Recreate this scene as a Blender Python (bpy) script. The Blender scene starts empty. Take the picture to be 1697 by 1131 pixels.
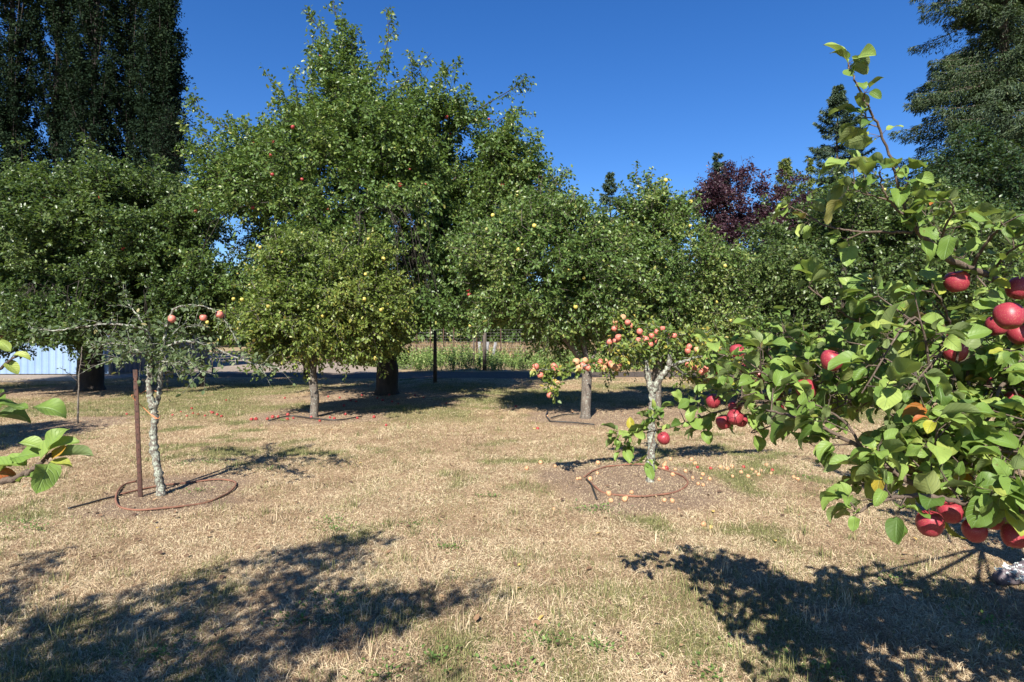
import bpy, math
import numpy as np
from mathutils import Vector
SC = bpy.context.scene
RNG = np.random.default_rng(7)
R = math.radians

# ------------------------------------------------------------------ camera, world, sun, exposure
CAMH, HOR, FPX = 1.6, 555.0, 960.0
cam_d = bpy.data.cameras.new("camera")
cam = bpy.data.objects.new("camera", cam_d)
SC.collection.objects.link(cam)
cam.location = (0, 0, CAMH)
cam.rotation_euler = (R(90), 0, 0)
cam_d.sensor_width = 36.0
cam_d.lens = 36.0 * FPX / 1697.0
cam_d.shift_y = -(565.5 - HOR) / 1697.0
cam_d.clip_start = 0.05
cam_d.clip_end = 2000
SC.camera = cam

SUN_EL, SUN_AZ = R(40.5), R(13.5)          # light travels towards +y, 13.5 deg to +x
w = bpy.data.worlds.new("World"); SC.world = w; w.use_nodes = True
nt = w.node_tree
sky = nt.nodes.new("ShaderNodeTexSky"); sky.sky_type = 'NISHITA'; sky.sun_disc = False
sky.sun_elevation = SUN_EL
sky.sun_rotation = math.pi + SUN_AZ
sky.altitude = 300; sky.air_density = 1.0; sky.dust_density = 0.15; sky.ozone_density = 4.5
hs = nt.nodes.new('ShaderNodeHueSaturation'); hs.inputs['Saturation'].default_value = 1.27; hs.inputs['Hue'].default_value = .511; hs.inputs['Value'].default_value = 1.38
nt.links.new(sky.outputs[0], hs.inputs['Color']); nt.links.new(hs.outputs[0], nt.nodes["Background"].inputs[0])
nt.nodes["Background"].inputs[1].default_value = 0.05
sl = bpy.data.lights.new("sun", 'SUN'); sl.energy = 5.0; sl.angle = R(0.53); sl.color = (1, .945, .86)
so = bpy.data.objects.new("sun", sl); SC.collection.objects.link(so)
sd = Vector((math.sin(SUN_AZ) * math.cos(SUN_EL), math.cos(SUN_AZ) * math.cos(SUN_EL), -math.sin(SUN_EL)))
so.rotation_euler = sd.to_track_quat('-Z', 'Y').to_euler()
so.location = (-3, -10, 12)
SC.view_settings.view_transform = 'Standard'
SC.view_settings.look = 'None'
SC.view_settings.exposure = 1.28
SC.view_settings.gamma = 1.0
SC.render.engine = 'CYCLES'
SC.cycles.max_bounces = 6
SC.cycles.diffuse_bounces = 3
SC.cycles.transmission_bounces = 3

def P(px, py, d):
    """world point seen at photo pixel (px,py) at distance d"""
    return np.array([(px - 848.5) / FPX * d, d, CAMH - (py - HOR) / FPX * d])
def G(px, py):
    d = CAMH * FPX / (py - HOR)
    return (px - 848.5) / FPX * d, d

# ------------------------------------------------------------------ noise
_T = np.random.default_rng(3).random((64, 64, 64)).astype(np.float32)
def n3(p, s=1.0):
    q = np.asarray(p, float) / s + 1000.0
    i = np.floor(q).astype(int); f = q - i; f = f * f * (3 - 2 * f)
    out = 0
    for a in (0, 1):
        for b in (0, 1):
            for c in (0, 1):
                wgt = (f[..., 0] if a else 1 - f[..., 0]) * (f[..., 1] if b else 1 - f[..., 1]) * (f[..., 2] if c else 1 - f[..., 2])
                out = out + wgt * _T[(i[..., 0] + a) % 64, (i[..., 1] + b) % 64, (i[..., 2] + c) % 64]
    return out
def n2(x, y, s=1.0, z=0.0):
    x = np.asarray(x, float); y = np.asarray(y, float)
    return n3(np.stack([x, y, np.full(x.shape, z * s)], -1), s)
def sstep(a, b, x):
    t = np.clip((x - a) / (b - a), 0, 1); return t * t * (3 - 2 * t)

def gz(x, y):
    x = np.asarray(x, float); y = np.asarray(y, float)
    return ((n2(x, y, 2.2) - .5) * .07 + (n2(x, y, .7, 3) - .5) * .025) * (1 - sstep(17, 22, y))
# bare / mulched rings round trunks (x, y, r)
RINGS = [G(283, 815) + (.78,), G(1050, 805) + (.95,), G(520, 690) + (1.25,), G(970, 690) + (1.15,), G(1085, 684) + (1.0,), G(130, 702) + (.8,)]
def dirt(x, y):
    m = np.zeros(np.shape(x))
    for a, b, r in RINGS:
        q = np.hypot(np.asarray(x) - a, np.asarray(y) - b) + (n2(x, y, .4, 9) - .5) * .5
        m = np.maximum(m, 1 - sstep(r * .8, r * 1.25, q))
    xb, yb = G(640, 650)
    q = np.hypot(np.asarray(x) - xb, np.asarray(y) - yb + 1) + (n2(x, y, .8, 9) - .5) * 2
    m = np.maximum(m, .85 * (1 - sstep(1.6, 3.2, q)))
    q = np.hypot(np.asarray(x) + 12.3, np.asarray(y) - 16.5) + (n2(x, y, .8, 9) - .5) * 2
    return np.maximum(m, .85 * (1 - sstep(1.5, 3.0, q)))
def green(x, y):
    x = np.asarray(x, float); y = np.asarray(y, float)
    a = .8 * sstep(.62, .86, n2(x, y, .30, 5) * .55 + n2(x, y, 1.6, 6) * .5)
    band = sstep(9.8, 12.0, y) * (1 - sstep(18, 20, y)) * sstep(.3, .55, n2(x, y, 1.8, 7) + .1 * (y > 12))
    near = (.12 + .50 * (1 - sstep(2.6, 4.6, y))) * sstep(.38, .72, n2(x, y, .30, 8) * .6 + n2(x, y, 1.3, 9) * .4)
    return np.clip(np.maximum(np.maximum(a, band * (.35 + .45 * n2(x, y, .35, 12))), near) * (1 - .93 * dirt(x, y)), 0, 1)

# ------------------------------------------------------------------ materials
class M:
    def __init__(s, name):
        s.m = bpy.data.materials.new(name); s.m.use_nodes = True
        s.t = s.m.node_tree; s.b = s.t.nodes["Principled BSDF"]; s.o = s.t.nodes["Material Output"]
    def n(s, typ, **kw):
        x = s.t.nodes.new(typ)
        for k, v in kw.items():
            if isinstance(k, str) and k.startswith('i_'): x.inputs[k[2:]].default_value = v
            else: setattr(x, k, v)
        return x
    def l(s, a, b): s.t.links.new(a, b)
    def ramp(s, fac, stops):
        r = s.n("ShaderNodeValToRGB"); e = r.color_ramp.elements
        while len(e) > 1: e.remove(e[-1])
        e[0].position = stops[0][0]; e[0].color = (*stops[0][1], 1)
        for p, c in stops[1:]:
            q = e.new(p); q.color = (*c, 1)
        s.l(fac, r.inputs[0]); return r.outputs[0]
    def noise(s, scale, detail=4, vec=None, rough=.55, dist=0.0):
        x = s.n("ShaderNodeTexNoise"); x.inputs["Scale"].default_value = scale; x.inputs["Detail"].default_value = detail
        x.inputs["Roughness"].default_value = rough; x.inputs["Distortion"].default_value = dist
        if vec is not None: s.l(vec, x.inputs["Vector"])
        return x.outputs[0]
    def obj(s): return s.n("ShaderNodeTexCoord").outputs["Object"]
    def attr(s, name): return s.n("ShaderNodeAttribute", attribute_name=name).outputs["Fac"]
    def mix(s, f, a, b, blend='MIX'):
        x = s.n("ShaderNodeMix", data_type='RGBA', blend_type=blend)
        for sock, v in ((x.inputs[0], f), (x.inputs[6], a), (x.inputs[7], b)):
            if hasattr(v, 'is_linked') or hasattr(v, 'links'): s.l(v, sock)
            elif isinstance(v, (int, float)): sock.default_value = v
            else: sock.default_value = (*v, 1)
        return x.outputs[2]
    def bump(s, h, strength=.5, dist=.01):
        b = s.n("ShaderNodeBump"); b.inputs["Strength"].default_value = strength; b.inputs["Distance"].default_value = dist
        s.l(h, b.inputs["Height"]); s.l(b.outputs[0], s.b.inputs["Normal"])
        return b

def leaf_mat(name, stops, rough=.45, spec=.4, transl=.28, tcol=(.22, .34, .04), back=None, veins=False):
    m = M(name)
    col = m.ramp(m.attr('tint'), stops)
    if veins:
        uv = m.n("ShaderNodeUVMap", uv_map='leaf').outputs[0]
        sp = m.n("ShaderNodeSeparateXYZ"); m.l(uv, sp.inputs[0])
        av = m.n("ShaderNodeMath", operation='ABSOLUTE'); m.l(sp.outputs[1], av.inputs[0])
        # side veins run forward from the midrib: wave of (u - 0.35*|v|)
        k = m.n("ShaderNodeMath", operation='MULTIPLY_ADD'); m.l(av.outputs[0], k.inputs[0]); k.inputs[1].default_value = -.32; m.l(sp.outputs[0], k.inputs[2])
        ph = m.n("ShaderNodeMath", operation='MULTIPLY'); m.l(k.outputs[0], ph.inputs[0]); ph.inputs[1].default_value = 44.0
        sn = m.n("ShaderNodeMath", operation='SINE'); m.l(ph.outputs[0], sn.inputs[0])
        vein = m.n("ShaderNodeMapRange"); m.l(sn.outputs[0], vein.inputs[0]); vein.inputs[1].default_value = .75; vein.inputs[2].default_value = 1.0
        rib = m.n("ShaderNodeMapRange"); m.l(av.outputs[0], rib.inputs[0]); rib.inputs[1].default_value = .09; rib.inputs[2].default_value = .0
        mx = m.n("ShaderNodeMath", operation='MAXIMUM'); m.l(rib.outputs[0], mx.inputs[0])
        vh = m.n("ShaderNodeMath", operation='MULTIPLY'); m.l(vein.outputs[0], vh.inputs[0]); vh.inputs[1].default_value = .55; m.l(vh.outputs[0], mx.inputs[1])
        fv = m.n("ShaderNodeMath", operation='MULTIPLY'); m.l(mx.outputs[0], fv.inputs[0]); fv.inputs[1].default_value = .42
        col = m.mix(fv.outputs[0], col, (.22, .34, .13))
        # blotches
        nz = m.noise(26, 3, m.obj())
        br = m.n("ShaderNodeMapRange"); m.l(nz, br.inputs[0]); br.inputs[1].default_value = .60; br.inputs[2].default_value = .72; br.inputs[4].default_value = .35
        col = m.mix(br.outputs[0], col, (.16, .20, .05))
        nz2 = m.noise(70, 2, m.obj())
        br2 = m.n("ShaderNodeMapRange"); m.l(nz2, br2.inputs[0]); br2.inputs[1].default_value = .70; br2.inputs[2].default_value = .76; br2.inputs[4].default_value = .7
        col = m.mix(br2.outputs[0], col, (.10, .06, .02))
        inv = m.n("ShaderNodeMath", operation='SUBTRACT'); inv.inputs[0].default_value = 1; m.l(mx.outputs[0], inv.inputs[1])
        bp = m.bump(inv.outputs[0], .7, .0016)
    if back is not None:
        gb = m.n("ShaderNodeNewGeometry").outputs["Backfacing"]
        col = m.mix(gb, col, m.mix(.62, col, back))
    m.l(col, m.b.inputs["Base Color"])
    m.b.inputs["Roughness"].default_value = rough
    m.b.inputs["Specular IOR Level"].default_value = spec
    tr = m.n("ShaderNodeBsdfTranslucent")
    m.l(m.mix(.55, col, tcol), tr.inputs[0])
    ms = m.n("ShaderNodeMixShader"); ms.inputs[0].default_value = transl
    m.l(m.b.outputs[0], ms.inputs[1]); m.l(tr.outputs[0], ms.inputs[2]); m.l(ms.outputs[0], m.o.inputs[0])
    return m.m

L_APPLE = leaf_mat("apple_leaf", [(0, (.036, .062, .014)), (.45, (.072, .126, .032)), (.85, (.14, .205, .055)), (1, (.28, .28, .08))], rough=.40)
L_APPLE_LIGHT = leaf_mat("light_apple_leaf", [(0, (.06, .095, .018)), (.5, (.115, .165, .032)), (.85, (.18, .22, .05)), (1, (.34, .29, .06))], rough=.45)
L_APPLE_DARK = leaf_mat("dark_apple_leaf", [(0, (.027, .050, .015)), (.5, (.060, .100, .030)), (.9, (.12, .165, .052)), (1, (.2, .22, .07))], rough=.38)
L_GREY = leaf_mat("grey_green_leaf", [(0, (.04, .065, .028)), (.5, (.075, .11, .042)), (.9, (.13, .165, .08)), (1, (.26, .23, .10))], rough=.6)
L_TINY = leaf_mat("yellowing_leaf", [(0, (.06, .11, .022)), (.5, (.12, .18, .035)), (.8, (.24, .25, .05)), (1, (.42, .30, .06))], rough=.5)
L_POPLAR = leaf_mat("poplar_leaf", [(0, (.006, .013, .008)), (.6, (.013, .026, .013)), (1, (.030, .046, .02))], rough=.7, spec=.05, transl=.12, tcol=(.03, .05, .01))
L_PLUM = leaf_mat("purple_plum_leaf", [(0, (.022, .011, .017)), (.6, (.058, .026, .038)), (.9, (.12, .062, .075)), (1, (.16, .10, .08))], rough=.45, tcol=(.10, .02, .03))
L_FIR = leaf_mat("fir_needles", [(0, (.013, .028, .012)), (.55, (.030, .054, .021)), (.9, (.066, .095, .036)), (1, (.10, .10, .04))], rough=.6, transl=.12)
L_FIR_DARK = leaf_mat("dark_fir_needles", [(0, (.022, .045, .030)), (.6, (.050, .085, .052)), (1, (.10, .14, .08))], rough=.6, transl=.1)
L_CEDAR = leaf_mat("yellow_cedar_sprays", [(0, (.07, .10, .02)), (.6, (.13, .17, .035)), (1, (.2, .22, .06))], rough=.6, transl=.15)
L_MAPLE = leaf_mat("maple_leaf", [(0, (.014, .032, .012)), (.6, (.032, .065, .024)), (1, (.06, .10, .035))], rough=.5, transl=.2)
L_WEED = leaf_mat("weed_leaf", [(0, (.065, .11, .025)), (.5, (.13, .21, .05)), (.8, (.21, .30, .085)), (1, (.34, .34, .14))], rough=.6)
L_HERO = leaf_mat("large_apple_leaf", [(0, (.065, .120, .022)), (.35, (.14, .225, .042)), (.7, (.22, .31, .07)), (.86, (.30, .37, .09)), (.93, (.32, .32, .035)), (.97, (.40, .22, .03)), (1, (.34, .07, .02))],
                  rough=.50, spec=.32, transl=.32, tcol=(.34, .46, .04), back=(.17, .20, .095), veins=True)

def bark_mat(name, dark, light, lichen=0.0, scale=9, lcol=(.42, .45, .38)):
    m = M(name); v = m.obj()
    mp = m.n("ShaderNodeMapping"); mp.inputs["Scale"].default_value = (1, 1, .35); m.l(v, mp.inputs[0])
    a = m.noise(scale, 6, mp.outputs[0], .7, .6)
    col = m.ramp(a, [(.3, dark), (.7, light)])
    if lichen > 0:
        b = m.noise(38, 5, v, .75)
        f = m.n("ShaderNodeMapRange"); m.l(b, f.inputs[0]); f.inputs[1].default_value = .66 - lichen * .35; f.inputs[2].default_value = .72 - lichen * .3
        c2 = m.ramp(m.noise(75, 4, v), [(.35, tuple(c * .55 for c in lcol)), (.6, lcol)])
        col = m.mix(f.outputs[0], col, c2)
    m.l(col, m.b.inputs["Base Color"]); m.b.inputs["Roughness"].default_value = .9
    m.bump(m.noise(scale * 3, 6, mp.outputs[0], .75), .9, .012)
    return m.m
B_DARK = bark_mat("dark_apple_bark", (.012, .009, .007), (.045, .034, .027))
B_APPLE = bark_mat("grey_apple_bark", (.045, .035, .028), (.17, .14, .11), .25, 14)
B_LICHEN = bark_mat("lichen_bark", (.045, .036, .03), (.17, .14, .115), .55, 20, (.36, .39, .31))
B_TWIG = bark_mat("brown_twig_bark", (.065, .042, .030), (.17, .125, .092), .12, 30, (.4, .4, .33))
B_FIR = bark_mat("fir_bark", (.035, .025, .02), (.12, .09, .07))
B_WOOD = bark_mat("weathered_wood", (.03, .022, .016), (.10, .08, .06))

def apple_mat(name, base, flush, thr=.5, spots=True, rough=.28):
    m = M(name); v = m.obj()
    oi = m.n("ShaderNodeObjectInfo").outputs["Random"]
    ad = m.n("ShaderNodeVectorMath", operation='ADD'); m.l(v, ad.inputs[0])
    cx = m.n("ShaderNodeCombineXYZ"); m.l(oi, cx.inputs[0]); m.l(oi, cx.inputs[1]); m.l(cx.outputs[0], ad.inputs[1])
    big = m.noise(14, 2, ad.outputs[0])
    mp = m.n("ShaderNodeMapping"); mp.inputs["Scale"].default_value = (1, 1, .12); m.l(ad.outputs[0], mp.inputs[0])
    st = m.noise(150, 3, mp.outputs[0])
    s1 = m.n("ShaderNodeMath", operation='MULTIPLY_ADD'); m.l(st, s1.inputs[0]); s1.inputs[1].default_value = .35; m.l(big, s1.inputs[2])
    f = m.n("ShaderNodeMapRange"); m.l(s1.outputs[0], f.inputs[0]); f.inputs[1].default_value = thr; f.inputs[2].default_value = thr + .2
    col = m.mix(f.outputs[0], base, flush)
    dk = m.ramp(m.noise(60, 3, ad.outputs[0]), [(.35, (.78, .74, .74)), (.65, (1, 1, 1))])
    col = m.mix(1.0, col, dk, 'MULTIPLY')
    if spots:
        vo = m.n("ShaderNodeTexVoronoi"); vo.inputs["Scale"].default_value = 240; m.l(ad.outputs[0], vo.inputs[0])
        sp = m.n("ShaderNodeMapRange"); m.l(vo.outputs[0], sp.inputs[0]); sp.inputs[1].default_value = .16; sp.inputs[2].default_value = .08; sp.inputs[4].default_value = .45
        col = m.mix(sp.outputs[0], col, (.62, .42, .30))
    m.l(col, m.b.inputs["Base Color"]); m.b.inputs["Roughness"].default_value = rough
    m.b.inputs["Specular IOR Level"].default_value = .45
    m.b.inputs["Subsurface Weight"].default_value = 0.0
    return m.m
A_RED = apple_mat("crimson_apple_skin", (.46, .22, .12), (.27, .024, .042), .40, rough=.46)
A_PINK = apple_mat("blush_apple_skin", (.62, .40, .24), (.52, .13, .10), .46, False, .5)
A_FALLR = apple_mat("windfall_red_skin", (.36, .10, .05), (.30, .03, .03), .44, False, .5)
A_PALE = apple_mat("windfall_pale_skin", (.52, .40, .20), (.45, .17, .09), .56, False, .65)
A_YEL = apple_mat("yellow_apple_skin", (.50, .46, .10), (.50, .30, .08), .66, False, .4)
A_STEM = bark_mat("apple_stem", (.06, .035, .015), (.14, .09, .04))

def simple(name, col, rough=.6, metal=0, nscale=0, col2=None, bstr=0, mul=1.0):
    m = M(name)
    if nscale:
        c = m.ramp(m.noise(nscale, 5, m.obj(), .65), [(.32, col), (.68, col2)])
        m.l(c, m.b.inputs["Base Color"])
        if bstr: m.bump(m.noise(nscale * 3, 4, m.obj()), bstr, .004)
    else: m.b.inputs["Base Color"].default_value = (*col, 1)
    m.b.inputs["Roughness"].default_value = rough; m.b.inputs["Metallic"].default_value = metal
    return m.m
RUST = simple("rusty_steel", (.026, .016, .012), .9, .1, 22, (.088, .036, .024), .6)
HOSE = simple("terracotta_hose", (.11, .055, .036), .85, 0, 9, (.22, .095, .055), .4)
BLACKHOSE = simple("black_poly_pipe", (.012, .012, .012), .5, 0, 20, (.03, .03, .028), .2)
TWINE = simple("orange_twine", (.55, .16, .05), .7, 0, 60, (.62, .25, .12), .2)
SHED = simple("blue_steel_siding", (.17, .26, .40), .55, .1, 1.2, (.23, .32, .46))
SHED_ROOF = simple("grey_steel_roof", (.20, .21, .23), .5, .2, 2, (.27, .28, .29))
WHITEWOOD = simple("whitewashed_board", (.10, .10, .10), .8, 0, 8, (.24, .24, .235))
STONE = simple("dark_log_end", (.07, .055, .06), .9, 0, 18, (.16, .13, .14), .6)
WIRE = simple("galvanised_wire", (.25, .24, .23), .5, .6)

# ------------------------------------------------------------------ mesh helpers
def link(name, me, parent=None, loc=None, **pr):
    o = bpy.data.objects.new(name, me); SC.collection.objects.link(o)
    if parent is not None: o.parent = parent
    if loc is not None: o.location = loc
    for k, v in pr.items(): o[k] = v
    return o
def thing(name, label, cat, loc=(0, 0, 0), group=None):
    o = link(name, None, None, loc, label=label, category=cat)
    if group: o['group'] = group
    return o
def mesh(name, V, F, mat, smooth=False, tint=None, uv=None):
    """V (n,3); F list of (m,k) int arrays"""
    me = bpy.data.meshes.new(name)
    V = np.asarray(V, np.float32); Fs = [np.asarray(f, np.int32) for f in F if len(f)]
    me.vertices.add(len(V)); me.vertices.foreach_set("co", V.ravel())
    idx = np.concatenate([f.ravel() for f in Fs]); me.loops.add(len(idx)); me.loops.foreach_set("vertex_index", idx)
    tot = np.concatenate([np.full(len(f), f.shape[1], np.int32) for f in Fs])
    st = np.concatenate([[0], np.cumsum(tot)[:-1]]).astype(np.int32)
    me.polygons.add(len(tot)); me.polygons.foreach_set("loop_start", st); me.polygons.foreach_set("loop_total", tot)
    if smooth: me.polygons.foreach_set("use_smooth", np.ones(len(tot), bool))
    me.update(calc_edges=True)
    if tint is not None:
        a = me.attributes.new("tint", 'FLOAT', 'POINT'); a.data.foreach_set("value", np.asarray(tint, np.float32))
    if uv is not None:
        u = me.uv_layers.new(name="leaf"); u.data.foreach_set("uv", np.asarray(uv, np.float32)[idx].ravel())
    me.materials.append(mat)
    return me
class Acc:
    def __init__(s): s.V = []; s.F = {}; s.T = []; s.U = []; s.n = 0
    def add(s, V, F, t=None, u=None):
        V = np.asarray(V, float)
        for f in (F if isinstance(F, list) else [F]):
            f = np.asarray(f)
            if len(f): s.F.setdefault(f.shape[1], []).append(f + s.n)
        s.V.append(V); s.n += len(V)
        s.T.append(np.zeros(len(V)) if t is None else np.broadcast_to(t, (len(V),)))
        s.U.append(np.zeros((len(V), 2)) if u is None else u)
    def mesh(s, name, mat, smooth=False, tint=False, uv=False):
        return mesh(name, np.concatenate(s.V), [np.concatenate(f) for f in s.F.values()], mat, smooth,
                    np.concatenate(s.T) if tint else None, np.concatenate(s.U) if uv else None)
def unit(v): return v / (np.linalg.norm(v, axis=-1, keepdims=True) + 1e-9)

def tube(acc, pts, rad, k=6, cap=True, wob=0.0):
    pts = np.asarray(pts, float); rad = np.broadcast_to(rad, (len(pts),)).astype(float)
    tg = np.gradient(pts, axis=0); tg = unit(tg)
    ref = np.array([0, 0, 1.]) if abs(tg[0][2]) < .9 else np.array([1., 0, 0])
    a = unit(np.cross(tg[0], ref)); A = []
    for t in tg:
        a = unit(a - t * (a @ t)); A.append(a)
    A = np.array(A); B = np.cross(tg, A)
    th = np.linspace(0, 2 * np.pi, k, endpoint=False)
    rr = rad[:, None] * (1 + (wob * (RNG.random((len(pts), k)) - .5) if wob else 0))
    V = pts[:, None] + rr[..., None] * (np.cos(th)[None, :, None] * A[:, None] + np.sin(th)[None, :, None] * B[:, None])
    V = V.reshape(-1, 3); i = np.arange(len(pts) - 1)[:, None] * k; j = np.arange(k)[None]; j2 = (j + 1) % k
    F = np.stack([i + j, i + j2, i + k + j2, i + k + j], -1).reshape(-1, 4)
    Fs = [F]
    if cap: Fs.append(np.array([np.arange(k)[::-1]])); Fs.append(np.array([np.arange(k) + (len(pts) - 1) * k]))
    acc.add(V, Fs)
def smooth_path(pts, n=4):
    """Catmull-Rom; pts (m,3)"""
    p = np.asarray(pts, float)
    if len(p) < 3: return p
    q = np.vstack([2 * p[0] - p[1], p, 2 * p[-1] - p[-2]]); out = []
    for i in range(1, len(q) - 2):
        for t in np.linspace(0, 1, n, endpoint=False):
            out.append(.5 * ((2 * q[i]) + (-q[i - 1] + q[i + 1]) * t + (2 * q[i - 1] - 5 * q[i] + 4 * q[i + 1] - q[i + 2]) * t * t + (-q[i - 1] + 3 * q[i] - 3 * q[i + 1] + q[i + 2]) * t ** 3))
    out.append(p[-1]); return np.array(out)
def prisms(acc, p0, p1, r0, r1):
    """many 3-sided twigs at once"""
    p0 = np.asarray(p0); p1 = np.asarray(p1); n = len(p0)
    if n == 0: return
    d = unit(p1 - p0); ref = np.where(np.abs(d[:, 2:3]) < .9, np.array([[0, 0, 1.]]), np.array([[1., 0, 0]]))
    a = unit(np.cross(d, ref)); b = np.cross(d, a)
    V = []
    for p, r in ((p0, r0), (p1, r1)):
        r = np.broadcast_to(r, (n,))[:, None]
        for t in (0, 2.094, 4.189): V.append(p + r * (math.cos(t) * a + math.sin(t) * b))
    V = np.stack(V, 1).reshape(-1, 3); i = np.arange(n)[:, None] * 6
    F = np.concatenate([i + np.array([[0, 1, 4, 3]]), i + np.array([[1, 2, 5, 4]]), i + np.array([[2, 0, 3, 5]])])
    acc.add(V, F)
def box(acc, c, s, rz=0):
    V = np.array([[x, y, z] for x in (-.5, .5) for y in (-.5, .5) for z in (-.5, .5)]) * np.array(s)
    cr, sr = math.cos(rz), math.sin(rz); V = V @ np.array([[cr, sr, 0], [-sr, cr, 0], [0, 0, 1]]) + np.array(c)
    acc.add(V, np.array([[0, 1, 3, 2], [4, 6, 7, 5], [0, 4, 5, 1], [2, 3, 7, 6], [0, 2, 6, 4], [1, 5, 7, 3]]))

# leaf templates: x along leaf, y across, z normal
def T_small():
    V = np.array([[0, 0, 0], [.45, .30, .08], [1, 0, -.06], [.45, -.30, .08]]); return V, np.array([[0, 2, 1], [0, 3, 2]]), None
def T_mid():
    V = np.array([[0, 0, 0], [.3, .28, .07], [.72, .22, .02], [1, 0, -.12], [.72, -.22, .02], [.3, -.28, .07], [.5, 0, 0.0]])
    return V, np.array([[0, 6, 1], [1, 6, 2], [2, 6, 3], [0, 5, 6], [5, 4, 6], [4, 3, 6]]), None
def T_hero(rng):
    nu, nv = 9, 5
    u = np.linspace(0, 1, nu)[:, None]; v = np.linspace(-1, 1, nv)[None]
    wd = rng.uniform(.32, .41) * (np.sin(np.pi * u ** .80) ** .62 * (1 - .30 * u ** 4)); wd[0] = .02; wd[-1] = .0
    fold = rng.uniform(.05, .75); curl = rng.uniform(.1, 1.5); wav = rng.uniform(.02, .10); ph = rng.uniform(0, 6)
    X = u + 0 * v; Y = wd * v * (1 - .3 * fold); Z = wd * np.abs(v) ** 1.3 * fold + wav * np.sin(u * 9 + ph + v * 1.5) * np.abs(v)
    twist = rng.uniform(-.5, .5) * u
    Y, Z = Y * np.cos(twist) - Z * np.sin(twist), Y * np.sin(twist) + Z * np.cos(twist)
    # bend along length
    ang = curl * (u + 0 * v) ** 1.4; k = max(curl, .05)
    Xb = np.cumsum(np.vstack([np.zeros((1, 1)), np.cos(curl * ((u[1:] + u[:-1]) / 2) ** 1.2) / (nu - 1)]), 0)
    Zb = -np.cumsum(np.vstack([np.zeros((1, 1)), np.sin(curl * ((u[1:] + u[:-1]) / 2) ** 1.2) / (nu - 1)]), 0)
    X = Xb + 0 * v + Z * np.sin(ang); Z2 = Zb + Z * np.cos(ang)
    V = np.stack([X, Y, Z2], -1).reshape(-1, 3)
    uv = np.stack([u + 0 * v, v + 0 * u], -1).reshape(-1, 2)
    i = np.arange(nu - 1)[:, None] * nv; j = np.arange(nv - 1)[None]
    F = np.stack([i + j, i + nv + j, i + nv + j + 1, i + j + 1], -1).reshape(-1, 4)
    return V, F, uv
def put(acc, T, pos, d, nrm, size, tint, wid=1.0):
    V, F, uv = T; n = len(pos)
    if n == 0: return
    d = unit(d); y = unit(np.cross(nrm, d)); z = np.cross(d, y)
    size = np.broadcast_to(size, (n,))[:, None, None]
    W = pos[:, None] + size * (V[None, :, 0:1] * d[:, None] + wid * V[None, :, 1:2] * y[:, None] + V[None, :, 2:3] * z[:, None])
    k = len(V); Fx = (F[None] + (np.arange(n) * k)[:, None, None]).reshape(-1, F.shape[1])
    acc.add(W.reshape(-1, 3), Fx, np.repeat(tint, k), None if uv is None else np.tile(uv, (n, 1)))
def rdir(n, rng=RNG): return unit(rng.normal(size=(n, 3)))

def apple_geo(k=14, m=11, stem=True):
    ph = np.linspace(0, np.pi, m)
    # radius / height profile with dimples
    r = np.sin(ph) ** .88 * (1 + .09 * np.cos(ph)); z = np.cos(ph) * 1.10
    z = z - .36 * np.exp(-(ph / .34) ** 2) + .26 * np.exp(-((np.pi - ph) / .28) ** 2)
    r[0] = r[-1] = 0.015
    th = np.linspace(0, 2 * np.pi, k, endpoint=False)
    lob = 1 + .025 * np.cos(5 * th)[None] * (1 - np.cos(ph))[:, None] * .5
    V = np.stack([r[:, None] * np.cos(th) * lob, r[:, None] * np.sin(th) * lob, z[:, None] + 0 * th], -1).reshape(-1, 3)
    i = np.arange(m - 1)[:, None] * k; j = np.arange(k)[None]; j2 = (j + 1) % k
    return V, np.stack([i + j, i + k + j, i + k + j2, i + j2], -1).reshape(-1, 4)
def apple_mesh(name, mat, r, k=14, m=11, seed=0):
    V, F = apple_geo(k, m); g = np.random.default_rng(seed)
    V = V * r * np.array([1, g.uniform(.94, 1.05), g.uniform(.9, 1.02)])
    V[:, 0] += V[:, 2] * g.uniform(-.1, .1)
    return mesh(name, V, [F], mat, True)
STEM_ACC = Acc(); tube(STEM_ACC, [(0, 0, .55), (.03, 0, .9), (.10, .02, 1.35)], [.045, .035, .05], 5)
STEM_ME = STEM_ACC.mesh("stem", A_STEM, True)
CAL_ACC = Acc()
for q in range(5):
    a = q * 1.2566; CAL_ACC.add([(0, 0, -.70), (.13 * math.cos(a - .4), .13 * math.sin(a - .4), -.74), (.2 * math.cos(a), .2 * math.sin(a), -.93), (.13 * math.cos(a + .4), .13 * math.sin(a + .4), -.74)], np.array([[0, 1, 2, 3]]))
CAL_ME = CAL_ACC.mesh("calyx", A_STEM)
def med_mesh(mat, name): return [apple_mesh(name, mat, 1.0, 14, 11, s) for s in range(3)]
UA = {k: [apple_mesh("apple", m, 1.0, 18, 13, s) for s in range(3)] for k, m in dict(red=A_RED, pink=A_PINK, fall=A_FALLR, pale=A_PALE, yel=A_YEL).items()}
def add_apple(parent, kind, pos, r, rng, tilt=.5, detail=False, name="apple", props=None):
    o = link(name, UA[kind][rng.integers(3)], parent, tuple(pos))
    o.scale = (r, r, r); o.rotation_euler = (rng.uniform(-tilt, tilt), rng.uniform(-tilt, tilt), rng.uniform(0, 6.28))
    if detail:
        link("stem", STEM_ME, o); link("calyx", CAL_ME, o)
    if props:
        for k, v in props.items(): o[k] = v
    return o

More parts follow.
